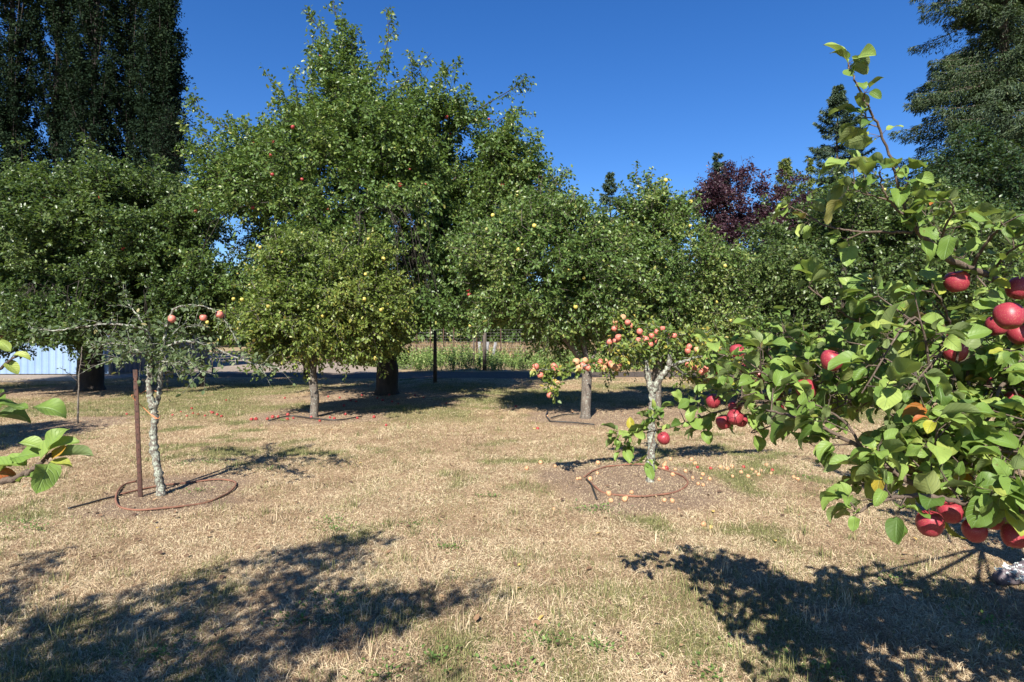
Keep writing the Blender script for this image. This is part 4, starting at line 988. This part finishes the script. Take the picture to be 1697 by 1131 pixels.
XL = [  # px,py,d, dir, normal, size, tint, template
 (55, 676, .88, 1, .2, .10, .1, -.30, 1, 0.049, .40, 1), (-12, 672, .9, 1, .1, .02, 0, -.35, 1, 0.050, .25, 3), (-10, 690, .92, 1, .1, -.12, 0, -.4, 1, 0.055, .15, 5),
 (66, 762, .86, .55, -.1, .65, -.5, -.7, .5, 0.059, .62, 2), (30, 735, .86, .9, .2, -.15, .1, -.25, 1, 0.038, .7, 4), (84, 758, .86, .5, -.1, .35, -.3, -.8, .5, 0.030, .972, 6), (80, 768, .85, 1, .1, -.10, 0, -.3, 1, 0.034, .90, 8),
 (45, 768, .87, -1, .1, .10, 0, -.35, 1, 0.052, .5, 7), (20, 772, .87, -1, 0, .02, 0, -.3, 1, 0.050, .45, 9), (-10, 785, .87, 1, .2, -.10, 0, -.9, .5, 0.029, 1.0, 10), (55, 778, .86, .3, .1, -.5, .3, -.6, .6, 0.029, .45, 11), (20, 760, .87, .9, 0, .25, 0, -.4, 1, 0.050, .35, 13), (60, 790, .86, -.6, 0, .12, 0, -.5, 1, 0.038, .3, 2),
 (22, 590, 1.0, .8, 0, .1, 0, -.5, .9, 0.029, .88, 12), (10, 600, 1.0, .6, 0, -.5, .5, -.6, .6, 0.029, .87, 0), (18, 583, 1.0, -.6, 0, .6, 0, -.7, .8, 0.029, .82, 5), (6, 645, .95, -.4, 0, -.6, .4, -.5, .5, 0.042, .3, 8)]
near_tree("apple_tree", "near apple tree whose reddening leaf spray pokes in at the left edge", bL, L_paths, L_rad, 42, [], auto=auto, maxpx=clearL, extra_leaves=XL, rosette=4, lf=(.034, .075),
    trunk_paths=[[(-3.6, -.4, -.05), (-3.55, -.38, .5), (-3.45, -.33, 1.0), (-3.4, -.3, 1.3), (-3.2, -.1, 2.0)], [(-3.45, -.33, 1.0), (-3.0, .2, 1.5), (-2.4, .6, 1.9)]], trunk_r=[(.11, .04), (.06, .02)])

# ------------------------------------------------------------------ background trees
def conifer(name, label, px, d, top_py, width, lmat, seed, base_z=0, nbr=230, nsp=70, ssize=.30, z0=2.0, droop=.25, group=None, thin=1.0, wpow=.8, irregular=.25, upt=.25, hang=.18):
    rng = np.random.default_rng(seed); x = (px - 848.5) / FPX * d; H = CAMH + (HOR - top_py) / FPX * d
    o = thing(name, label, "tree", (x, d, 0), group)
    wood = Acc(); lv = Acc(); R0 = H * .014
    zz = np.linspace(0, H, 14); tube(wood, np.stack([.05 * np.sin(zz), .05 * np.cos(zz * .7), zz], -1), np.linspace(R0, .02, 14), 9, True, .08)
    s = rng.random(nbr) ** .85; z = z0 + (H - z0) * (1 - s ** 1.15); z = np.sort(z)[::-1]
    f = (H - z) / (H - z0); L = width * (f ** wpow) * rng.uniform(1 - irregular * 1.6, 1 + irregular, nbr) + .15
    az = rng.uniform(0, 2 * np.pi, nbr); h = np.stack([np.cos(az), np.sin(az), 0 * az], -1)
    rise = np.interp(f, [0, .3, 1], [.7, .1, -.15]) + rng.normal(size=nbr) * .08
    for k in range(nbr):
        t = np.linspace(0, 1, 6); p = np.array([0, 0, z[k]]) + h[k] * (L[k] * t)[:, None]; p[:, 2] += L[k] * (rise[k] * t - droop * t ** 1.6 + upt * .6 * t ** 4)
        tube(wood, p, np.linspace(max(.012, L[k] * .013), .006, 6), 3, False)
        m = int(nsp * (.35 + L[k] / (width + .1)) * thin); u = rng.random(m) ** .75; pos = np.stack([np.interp(u, t, p[:, a]) for a in range(3)], -1)
        sd = np.cross(h[k], [0, 0, 1.]); sg = rng.choice([-1, 1], m)[:, None]
        wdt = (1 - u) * .34 * L[k] + .08; off = rng.random(m) ** 1.0 * wdt
        pos = pos + sd * sg * off[:, None] + h[k] * (off * .6)[:, None]; pos[:, 2] -= rng.random(m) ** 1.6 * hang * L[k] ** .5 * (1.1 - u * .7) + off * .22
        ld = unit(h[k] * .6 + sd * sg * .5 + np.array([0, 0, -.2 - hang * .7]) + rng.normal(size=(m, 3)) * .35)
        ti = np.clip(rng.normal(.5, .2, m) + (u - .5) * .25, 0, 1)
        put(lv, T_small(), pos, ld, unit(np.array([0, -.3, .9]) + rng.normal(size=(m, 3)) * .6), ssize * rng.uniform(.6, 1.3, m), ti, .40)
    link("trunk", wood.mesh("trunk", B_FIR, True), o); link("crown", lv.mesh("crown", lmat, False, True), o)
    return o
conifer("fir_tree", "huge fir with layered drooping boughs towering at the right edge", 1665, 31, -420, 4.9, L_FIR, 51, nbr=620, nsp=640, ssize=.19, z0=4.5, wpow=.55, irregular=.42, droop=.30, hang=.42)
conifer("fir_tree", "tall pointed blue-green fir standing alone against the sky behind the leafy shoot", 1388, 48, 143, 6.3, L_FIR_DARK, 52, nbr=230, nsp=430, ssize=.27, z0=3, wpow=1.0, irregular=.42, droop=.12, upt=.35)
conifer("fir_tree", "small distant fir with its tip between the two medium apple trees", 1011, 60, 288, 4.2, L_FIR_DARK, 53, nbr=170, nsp=170, ssize=.34, z0=3, irregular=.4, wpow=.95)
conifer("fir_tree", "distant fir whose thin tip rises above the purple plum", 1190, 60, 252, 3.4, L_FIR_DARK, 54, nbr=150, nsp=150, ssize=.34, z0=4, wpow=.95)
conifer("cedar_tree", "yellow-green conical conifer just right of the purple plum", 1301, 44, 262, 1.7, L_CEDAR, 55, nbr=190, nsp=130, ssize=.26, z0=2, irregular=.15, upt=.6, droop=.0)
conifer("cedar_tree", "slim yellow-green conifer left of the blue-green fir", 1338, 46, 265, 1.3, L_CEDAR, 56, nbr=150, nsp=120, ssize=.26, z0=2, irregular=.15, upt=.6, droop=.0)
conifer("fir_tree", "distant fir half hidden behind the medium apple tree tops", 1120, 62, 335, 3.8, L_FIR_DARK, 57, nbr=150, nsp=150, ssize=.36, z0=3)

# purple plum
b = ((1225 - 848.5) / FPX * 27, 27., 0.)
lob = [lobe(1215, 345, 27, 1.9, 1.9, 1.8, b), lobe(1250, 400, 27, 2.4, 2.2, 2.4, b), lobe(1285, 330, 27, 1.1, 1.4, 1.3, b), lobe(1185, 330, 27, 1.0, 1.2, 1.0, b), lobe(1310, 360, 27, 1.0, 1.2, 1.3, b)]
def sh(x0, y0, x1, y1, rad=.02, nl=14, D=27): return (rel(x0, y0, D, b), rel(x1, y1, D, b), rad, nl)
broad_tree("plum_tree", "dark purple-leaved plum tree rising behind the green apple trees", "tree", b,
    [[(0, 0, 0), (0, 0, 1.5), (.1, 0, 3.0), (0, 0, 5.0), (-.2, 0, 6.6)], [(.1, 0, 3), (1.2, 0, 4.8), (1.8, 0, 6)], [(0, 0, 1.5), (-.8, 0, 4)]],
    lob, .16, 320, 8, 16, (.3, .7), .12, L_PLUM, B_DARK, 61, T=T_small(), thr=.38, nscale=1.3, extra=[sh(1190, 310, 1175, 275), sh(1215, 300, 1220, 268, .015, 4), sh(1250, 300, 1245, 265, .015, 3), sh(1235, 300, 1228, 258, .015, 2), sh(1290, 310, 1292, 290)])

# dark maple / hawthorn mass low right
def simple_tree(name, label, px, d, top, bot, hw, mat, seed, n=320, size=.16, group=None, nleaf=14, thr=.38, Lr=(.4, .9), cat="tree", lobes_n=6, tb=0):
    g = np.random.default_rng(seed); x = (px - 848.5) / FPX * d; H = CAMH + (HOR - top) / FPX * d; zb = max(.6, CAMH + (HOR - bot) / FPX * d)
    b = (x, d, 0.); lob = [(0, 0, (H + zb) / 2, hw * .8, hw * .8, (H - zb) / 2 * .85)]
    for q in range(lobes_n):
        a = g.uniform(0, 6.28); rr = hw * g.uniform(.3, .6); s = g.uniform(.38, .6)
        zc = g.uniform(zb + (H - zb) * .25, H - (H - zb) * .5 * s - .1); lob.append((rr * math.cos(a), rr * math.sin(a), zc, hw * s, hw * s, (H - zb) * .5 * s))
    lob.append((g.uniform(-.2, .2) * hw, 0, H - (H - zb) * .2, hw * .4, hw * .4, (H - zb) * .2))
    return broad_tree(name, label, cat, b, [[(0, 0, 0), (0, 0, zb * .6), (.1, 0, zb * 1.1), (0, 0, (zb + H) / 2), (0, 0, H * .85)]], lob, H * .018, n, 7, nleaf, Lr, size, mat, B_DARK, seed, T=T_small(), thr=thr, nscale=hw * .35, group=group, tbias=tb)
simple_tree("maple_tree", "dark leafy maple low against the huge fir", 1590, 26, 205, 520, 2.6, L_MAPLE, 71, 420, .15)
simple_tree("maple_tree", "dark leafy maple at the right edge under the huge fir", 1690, 24, 230, 560, 2.8, L_MAPLE, 72, 420, .15)

# poplars
def poplar(px, d, top_py, rad, seed, label):
    rng = np.random.default_rng(seed); x = (px - 848.5) / FPX * d; H = CAMH + (HOR - top_py) / FPX * d
    o = thing("poplar_tree", label, "tree", (x, d, 0), "columnar poplars behind the shed")
    wood = Acc(); lv = Acc(); zz = np.linspace(0, H * .97, 12); tr = np.stack([.12 * np.sin(zz * .3 + seed), .1 * np.cos(zz * .25), zz], -1)
    tube(wood, tr, np.linspace(.24, .03, 12), 8, True, .1)
    for k in range(250):
        z0 = rng.uniform(1.5, H * .93); a = rng.uniform(0, 6.28); L = min(rng.uniform(2.2, 4.5), H - z0); f = z0 / H
        rr = rad * 1.1 * (1 - .55 * f ** 2.2) * rng.uniform(.45, 1.12)
        h = np.array([math.cos(a), math.sin(a), 0]); t = np.linspace(0, 1, 6)
        c0 = np.array([np.interp(z0, zz, tr[:, 0]), np.interp(z0, zz, tr[:, 1]), z0])
        p = c0 + h * (rr * t ** .55)[:, None] + np.array([0, 0, 1.]) * (L * t)[:, None]
        tube(wood, p, np.linspace(.035, .008, 6), 3, False)
        m = 26; u = rng.random(m) ** .8; e = np.stack([np.interp(u, t, p[:, q]) for q in range(3)], -1)
        dd = unit(h * .4 + np.array([0, 0, .75]) + rng.normal(size=(m, 3)) * .45)
        leafy(lv, None, e, dd, rng.uniform(.3, .7, m), 14, .15, T_small(), rng, .05, down=.3, updir=.5)
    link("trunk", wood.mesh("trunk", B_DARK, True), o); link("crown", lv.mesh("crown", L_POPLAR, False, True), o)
for q, (px, d, tp, rd, lb) in enumerate([(-70, 33, -420, 1.3, "columnar poplar at the far left edge of the row"), (22, 33, -430, 1.35, "second poplar from the left, dark column beside the frame edge"),
      (98, 34, -380, 1.3, "third dark poplar column from the left"), (158, 33, -440, 1.3, "fourth dark poplar column, in the middle of the row"), (215, 34, -400, 1.3, "fifth dark poplar column, next to the last one"),
      (268, 32, -90, 1.15, "rightmost poplar of the row, thin foliage at its sky side")]):
    poplar(px, d, tp, rd, 80 + q, lb)
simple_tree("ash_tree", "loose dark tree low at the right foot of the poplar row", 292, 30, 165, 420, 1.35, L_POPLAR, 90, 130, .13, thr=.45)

# far tree line beyond the field
FL = [(560, 70, 470, 5), (640, 66, 480, 4.5), (735, 72, 500, 5), (800, 64, 505, 4), (870, 70, 470, 5), (940, 75, 430, 5), (1040, 70, 440, 5), (1130, 60, 420, 5), (1250, 55, 400, 5), (1330, 60, 380, 6), (1450, 52, 300, 5), (1540, 45, 260, 4), (1790, 36, 100, 5), (420, 75, 440, 6), (300, 70, 420, 6), (180, 72, 420, 6), (40, 66, 420, 6), (-100, 60, 400, 6), (1900, 40, 100, 6)]
LB = ["far pale green tree glimpsed left of the double trunk", "far tree seen just left of the tallest tree's trunk", "far light green tree above the fence posts", "far low tree above the white boards in the gap", "far tree behind the gap right of the tallest tree", "far tree behind the medium apple tree with a straight trunk", "far tree behind the tree with pink apples", "far tree beneath the purple plum, left side", "far tree straight behind the purple plum", "far tree behind the slim yellow-green conifers", "far tree behind the blue-green fir's right side", "far dark tree beside the maple at right", "tall dark tree outside right of the huge fir", "far tree beyond the gravel yard", "far tree behind the shed's shaded side", "far tree behind the shed roof", "far tree behind the poplars", "far tree left of the poplars", "dark tree beyond the right edge"]
for q, ((px, d, tp, hw), lb) in enumerate(zip(FL, LB)):
    simple_tree("broadleaf_tree", lb, px, d, tp, 552, hw, L_WEED if q in (2, 3, 0) else L_APPLE, 100 + q, 130, .34, "trees beyond the field", 10, .34, (.6, 1.3), tb=-.1)

acc = Acc(); rng = np.random.default_rng(66); n = 60000; x = rng.uniform(-110, 130, n); y = 84 + rng.uniform(-4, 6, n)
hh = 5 + 6 * n2(x, x * 0, 9.0) ; pos = np.stack([x, y, rng.random(n) ** .8 * hh], -1)
put(acc, T_small(), pos, rdir(n, rng), unit(np.array([0, -.6, .8]) + rdir(n, rng) * .8), rng.uniform(.6, 1.3, n), np.clip(rng.normal(.45, .2, n) + (n3(pos, 3.) - .5) * .8, 0, .95))
link("woodland", acc.mesh("woodland", L_APPLE, False, True), kind='stuff')

# ------------------------------------------------------------------ shed
x1, y1 = G(183, 622); x0 = -34.0; y2 = y1 + 7.5; Hs = 3.6
sh_ = thing("metal_shed", "pale blue corrugated metal shed behind the broad dark apple tree", "shed", ((x0 + x1) / 2, y1, 0)); sb = np.array(sh_.location)
def corr(p0, p1, h, mat, name, nrm):
    p0 = np.array(p0, float); p1 = np.array(p1, float); Ld = np.linalg.norm(p1 - p0); dv = (p1 - p0) / Ld
    prof = [(0, 0), (.20, 0), (.215, .028), (.265, .028), (.28, 0)]; pts = []; s = 0
    while s < Ld:
        for a, o_ in prof[:-1]:
            if s + a <= Ld: pts.append((s + a, o_))
        s += .28
    pts.append((Ld, 0)); V = []; 
    for a, o_ in pts:
        q = p0 + dv * a + np.array(nrm) * o_; V += [q, q + np.array([0, 0, h])]
    F = [[2 * k, 2 * k + 2, 2 * k + 3, 2 * k + 1] for k in range(len(pts) - 1)]
    return link(name, mesh(name, np.array(V) - sb, [np.array(F)], mat), sh_)
corr((x0, y1, .05), (x1, y1, .05), Hs, SHED, "front_wall", (0, -1, 0))
corr((x1, y1 + .01, .05), (x1, y2, .05), Hs, simple("shade_grey_siding", (.09, .095, .11), .6, .1, 1.2, (.13, .135, .15)), "side_wall", (1, 0, 0))  # unlit side's shade put into a darker, greyer siding colour
a = Acc(); box(a, ((x0 + x1) / 2, (y1 + y2) / 2, .02), (x1 - x0 - .1, y2 - y1 - .1, .05)); 
c = a.V[0] - sb; a.V[0] = c; link("slab", a.mesh("slab", simple("concrete", (.3, .29, .27), .9, 0, 6, (.4, .39, .37))), sh_)
V = np.array([(x0 - .3, y1 - .4, Hs + .05), (x1 + .3, y1 - .4, Hs + .05), (x1 + .3, (y1 + y2) / 2, Hs + 1.3), (x0 - .3, (y1 + y2) / 2, Hs + 1.3), (x0 - .3, y2 + .4, Hs + .05), (x1 + .3, y2 + .4, Hs + .05)]) - sb
link("roof", mesh("roof", np.vstack([V, V - np.array([0, 0, .06])]), [np.array([[0, 1, 2, 3], [3, 2, 5, 4], [6, 9, 8, 7], [9, 10, 11, 8], [0, 6, 7, 1], [1, 7, 8, 2], [2, 8, 11, 5], [5, 11, 10, 4]])], SHED_ROOF), sh_)
V = np.array([(x1, y1, Hs), (x1, y2, Hs), (x1, (y1 + y2) / 2, Hs + 1.2)]) - sb
link("gable", mesh("gable", V, [np.array([[0, 1, 2]])], SHED), sh_)
a = Acc(); box(a, np.array((x1 + .02, y1 - .02, Hs / 2)) - sb, (.10, .10, Hs)); link("corner_trim", a.mesh("corner_trim", SHED_ROOF), sh_)

# ------------------------------------------------------------------ posts, stake, hoses
def post(px, py, htop_py, r, name, label, mat=B_WOOD, d=None, wires=False, lean=0):
    x, y = G(px, py) if d is None else ((px - 848.5) / FPX * d, d); z = float(gz(x, y)); h = CAMH - (htop_py - HOR) / FPX * y - z
    a = Acc(); tube(a, [(0, 0, -.05), (lean * .3, 0, h * .5), (lean, 0, h)], [r * 1.1, r, r * .9], 8, True, .12)
    return link(name, a.mesh(name, mat, True), None, (x, y, z), label=label, category="post")
post(335, 640, 590, .085, "wooden_post", "short dark wooden post beneath the yellow-green tree's left side", d=18.0)
post(721, 636, 548, .06, "wooden_post", "slim dark post standing just right of the double trunk")
post(803, 614, 552, .085, "wooden_post", "thick dark wooden post in the tall weeds of the gap")
post(785, 606, 556, .05, "wooden_post", "thin brown post just left of the thick post in the weeds")
post(509, 625, 560, .12, "wooden_post", "dark stump-like post behind the small yellow-green tree", d=21.0)
post(352, 618, 595, .03, "wooden_post", "thin short stake on the gravel left of the yellow-green tree", d=24.5)
# garden fence far in the gap
yF = 31.0
fn = thing("wire_fence", "thin wire fence on rusty posts beyond the weeds in the gap", "fence", ((690 - 848.5) / FPX * yF, yF, 0)); fb = np.array(fn.location)
for k, px in enumerate((560, 600, 650, 691, 713, 735, 752, 790, 830, 870, 920)):
    a = Acc(); xx = (px - 848.5) / FPX * yF; tube(a, [np.array((xx, yF, -.1)) - fb, np.array((xx, yF, 2.0)) - fb], [.03, .025], 5); link("post", a.mesh("post", RUST), fn)
a = Acc()
for z in np.arange(.1, 1.95, .16):
    tube(a, [np.array(((540 - 848.5) / FPX * yF, yF, z)) - fb, np.array(((940 - 848.5) / FPX * yF, yF, z)) - fb], .004, 3, False)
for xx in np.arange((540 - 848.5) / FPX * yF, (940 - 848.5) / FPX * yF, .2):
    tube(a, [np.array((xx, yF, .1)) - fb, np.array((xx, yF, 1.9)) - fb], .003, 3, False)
link("wire_mesh", a.mesh("wire_mesh", WIRE), fn)
for k, (px, ln, lb) in enumerate(((797, -.1, "leftmost white board leaning in the far weeds"), (806, .15, "middle white board leaning in the far weeds"), (815, .35, "rightmost tilted white board in the far weeds"))):
    a = Acc(); box(a, (0, 0, .6), (.16, .04, 1.2)); o = link("white_board", a.mesh("white_board", WHITEWOOD), None, ((px - 848.5) / FPX * 33, 33, 0), label=lb, category="board", group="white boards beyond the weeds"); o.rotation_euler = (R(-8), ln * .6, .2)

# rusty T-section stake with twine
x, y = G(233, 822); z = float(gz(x, y)); a = Acc(); h = CAMH - (613 - HOR) / FPX * y - z
topx = (224 - 848.5) / FPX * y - x
for (cx_, cy_, wx, wy) in ((0, 0, .042, .008), (0, .018, .008, .032)):
    V = [(cx_ + sx * wx / 2, cy_ + sy * wy / 2, zz_) for zz_ in (-.05, h) for sx, sy in ((-1, -1), (1, -1), (1, 1), (-1, 1))]
    V = np.array(V); V[4:, 0] += topx; a.add(V, np.array([[0, 1, 5, 4], [1, 2, 6, 5], [2, 3, 7, 6], [3, 0, 4, 7], [4, 5, 6, 7]]))
for zz_ in np.arange(.1, h - .03, .075): box(a, (topx * zz_ / h, -.005, zz_), (.008, .004, .012))
link("steel_stake", a.mesh("steel_stake", RUST), None, (x, y, z), label="upright rusty steel stake driven beside the stunted grey-lichened tree", category="stake")
a = Acc(); tb_ = P(268, 818, dG) 
p = [P(221, 660, y - .02), P(219, 655, y - .035), P(228, 655, y + .03), P(247, 646, dG + .02), P(262, 650, dG + .05), P(266, 690, dG - .03), P(258, 694, dG - .05), P(240, 678, dG - .03), P(221, 660, y - .03), P(226, 665, y + .03)]
tube(a, smooth_path([p[4], p[3], p[2], p[1], p[0], p[7], p[6], p[5]], 6), .0035, 5)
tube(a, smooth_path([p[5] + np.array([0, 0, .01]), P(262, 694, dG - .06), P(252, 688, dG - .05)], 4), .003, 5)
link("orange_twine", a.mesh("orange_twine", TWINE, True), label="orange twine tying the lichened trunk to the rusty stake", category="twine")
def ring(pts_px, r, name, label, tail, extra=None):
    pp = np.array([(*G(*q), 0) for q in pts_px]); pp[:, 2] = gz(pp[:, 0], pp[:, 1]) + r + .006
    o = thing(name, label, "hose", tuple(pp[0])); b0 = np.array(o.location)
    sp = smooth_path(pp, 6); sp[:, 2] += (n2(sp[:, 0], sp[:, 1], .25) - .4) * .02
    sp[:, 2] -= r * .5 * (n2(sp[:, 0], sp[:, 1], .18, 3) * 2.2 - .2); a = Acc(); tube(a, sp - b0, r, 9); link("hose_loop", a.mesh("hose_loop", HOSE, True), o)
    tt = np.array([(*G(*q), 0) for q in tail]); tt[:, 2] = gz(tt[:, 0], tt[:, 1]) + r * .8 + .008
    a = Acc(); tube(a, smooth_path(tt, 5) - b0, r * .95, 8); link("black_pipe", a.mesh("black_pipe", BLACKHOSE, True), o)
    return o
ring([(226, 800), (205, 806), (193, 822), (196, 838), (225, 845), (270, 843), (310, 837), (350, 828), (380, 814), (391, 801), (378, 795), (350, 795), (300, 801), (250, 808), (200, 821)], .0095, "drip_hose",
     "terracotta hose ring lying around the tree beside the rusty stake", [(202, 821), (170, 829), (140, 838), (113, 845)])
ring([(968, 797), (985, 786), (1010, 779), (1045, 777), (1080, 780), (1115, 788), (1135, 797), (1139, 808), (1125, 818), (1100, 825), (1065, 828), (1030, 826), (1000, 820), (985, 812), (978, 805)], .0100, "drip_hose",
     "terracotta hose ring lying around the tree loaded with pink apples", [(972, 801), (980, 810), (985, 822), (989, 832)])
a = Acc()
for pl in ([(912, 700), (905, 690), (908, 683)], [(912, 700), (950, 702), (985, 705)], [(913, 694), (935, 689), (960, 688)]):
    tt = np.array([(*G(*q), 0) for q in pl]); tt[:, 2] = gz(tt[:, 0], tt[:, 1]) + .03; tube(a, smooth_path(tt, 4), .012, 6)
link("black_hose", a.mesh("black_hose", BLACKHOSE, True), label="black pipe bent on the bare soil by the straight dark trunk", category="hose")
a = Acc(); tt = np.array([(*G(*q), 0) for q in [(445, 702), (480, 694), (520, 697), (560, 699), (600, 692)]]); tt[:, 2] = gz(tt[:, 0], tt[:, 1]) + .03; tube(a, smooth_path(tt, 5), .013, 6)
link("black_hose", a.mesh("black_hose", BLACKHOSE, True), label="black pipe among red windfalls under the yellow-green tree", category="hose")

# lichened log end at the right edge
x, y = G(1672, 962); x += .05
o = thing("lichen_log", "white lichen-crusted log end lying at the right edge on shaded lawn", "log", (x, y, float(gz(x, y))))
a = Acc(); pts = np.array([(-.13, -.02, .055), (-.03, 0, .06), (.10, .04, .07), (.26, .10, .09), (.5, .2, .10)]); tube(a, pts, [.045, .055, .06, .06, .05], 10, True, .3)
link("bark", a.mesh("bark", STONE, True), o)
a = Acc(); g = np.random.default_rng(4); n = 700; t = g.uniform(.15, 1, n); c = np.stack([np.interp(t, [0, .25, .5, .75, 1], pts[:, q]) for q in range(3)], -1); dd = rdir(n, g); dd[:, 2] = np.abs(dd[:, 2]) - .2
put(a, T_mid(), c + unit(dd) * .055, unit(dd + rdir(n, g)), rdir(n, g), g.uniform(.012, .035, n), g.random(n))
link("lichen", a.mesh("lichen", leaf_mat("white_lichen", [(0, (.45, .5, .45)), (1, (.78, .8, .76))], rough=.9, transl=.1, tcol=(.6, .65, .6)), False, True), o)

# ------------------------------------------------------------------ fallen apples
rg = np.random.default_rng(9)
def windfall(px, py, kind, label, group, r=.03):
    x, y = G(px, py); rr = r * rg.uniform(.62, 1.0); z = float(gz(x, y)) + rr * .62 + .002
    o = add_apple(None, kind, (x, y, z), rr, rg, 1.5, name="fallen_apple"); o['label'] = label; o['category'] = "apple"; o['group'] = group
red = [(417, 700), (424, 699), (443, 698), (452, 695), (461, 694), (477, 691), (476, 698), (516, 694), (547, 693), (554, 695), (572, 688), (592, 694), (620, 692), (640, 706), (544, 658), (563, 659), (581, 664), (590, 666), (472, 660), (645, 654), (634, 665), (610, 640), (702, 660), (688, 655), (740, 671), (855, 675), (600, 655), (570, 672), (650, 668), (530, 700), (486, 696), (660, 672), (625, 660)]
for q in red:
    if q[1] > 684: windfall(*q, 'fall', "red windfall apple on the bare ring round the yellow-green tree's trunk", "red windfalls round the yellow-green tree", .034)
    else: windfall(*q, 'fall', "red windfall apple in the shade beneath the tallest tree", "red windfalls under the tallest tree", .034)
for q in [(320, 688), (328, 690), (340, 692), (352, 687), (360, 690), (349, 685), (367, 693), (286, 691), (375, 665), (318, 679), (210, 688), (300, 685), (310, 692)]: windfall(*q, 'fall', "reddish windfall apple in sunlit grass between sapling and yellow-green tree", "windfalls in the sunlit grass at left", .03)
pale_in = [(978, 801), (990, 791), (1047, 822), (1092, 801), (1100, 783)]
for q in pale_in: windfall(*q, 'pale', "pale windfall apple inside the right hose ring", "windfalls inside the right hose ring", .028)
pale_l = [(873, 783), (896, 773), (920, 779), (923, 774), (957, 772), (991, 774), (957, 800), (961, 799)]
for q in pale_l: windfall(*q, 'pale', "pale windfall apple on dry grass left of the right hose ring", "windfalls left of the right hose ring", .027)
for q in [(1009, 824), (1012, 834), (1035, 833), (1038, 830), (1101, 834), (1114, 835)]: windfall(*q, 'pale', "windfall apple lying just in front of the right hose ring", "windfalls in front of the right hose ring", .028)
pale_r = [(1103, 772), (1101, 778), (1104, 783), (1111, 765), (1119, 784), (1136, 787), (1115, 793), (1152, 774), (1156, 780), (1146, 766), (1165, 792), (1176, 799), (1157, 807), (1165, 809), (1178, 782), (1194, 780), (1205, 783), (1213, 778), (1214, 796), (1148, 797), (1232, 778), (1228, 790), (1253, 789), (1257, 794), (1262, 786), (1278, 790), (1280, 785), (1246, 783), (1315, 796), (1322, 800), (1240, 797), (1270, 775)]
for k, q in enumerate(pale_r):
    if k % 6 == 2: windfall(*q, 'fall', "small red windfall among paler ones on dry grass right of the right hose ring", "red windfalls right of the hose ring", .028)
    elif q[0] < 1185: windfall(*q, 'pale', "pale windfall apple on dry grass close to the right side of the right hose ring", "pale windfalls close to the hose ring", .028)
    else: windfall(*q, 'pale', "pale windfall apple on grass in the outer scatter under the near red-apple bough", "pale windfalls of the outer scatter", .026)
windfall(1166, 869, 'pale', "lone pale windfall apple nearest the camera on sunny lawn", "lone windfalls", .028)
windfall(918, 846, 'pale', "lone dull orange windfall in front of the right ring's black pipe", "lone windfalls", .022)
windfall(891, 711, 'fall', "lone bright red windfall on open grass before the straight dark trunk", "lone windfalls", .03)
windfall(907, 690, 'pale', "orange windfall beside the bent black pipe", "lone windfalls", .03)
windfall(949, 683, 'pale', "pale windfall just left of the straight dark trunk", "lone windfalls", .03)
print("tris approx", sum(len(m.polygons) for m in bpy.data.meshes))
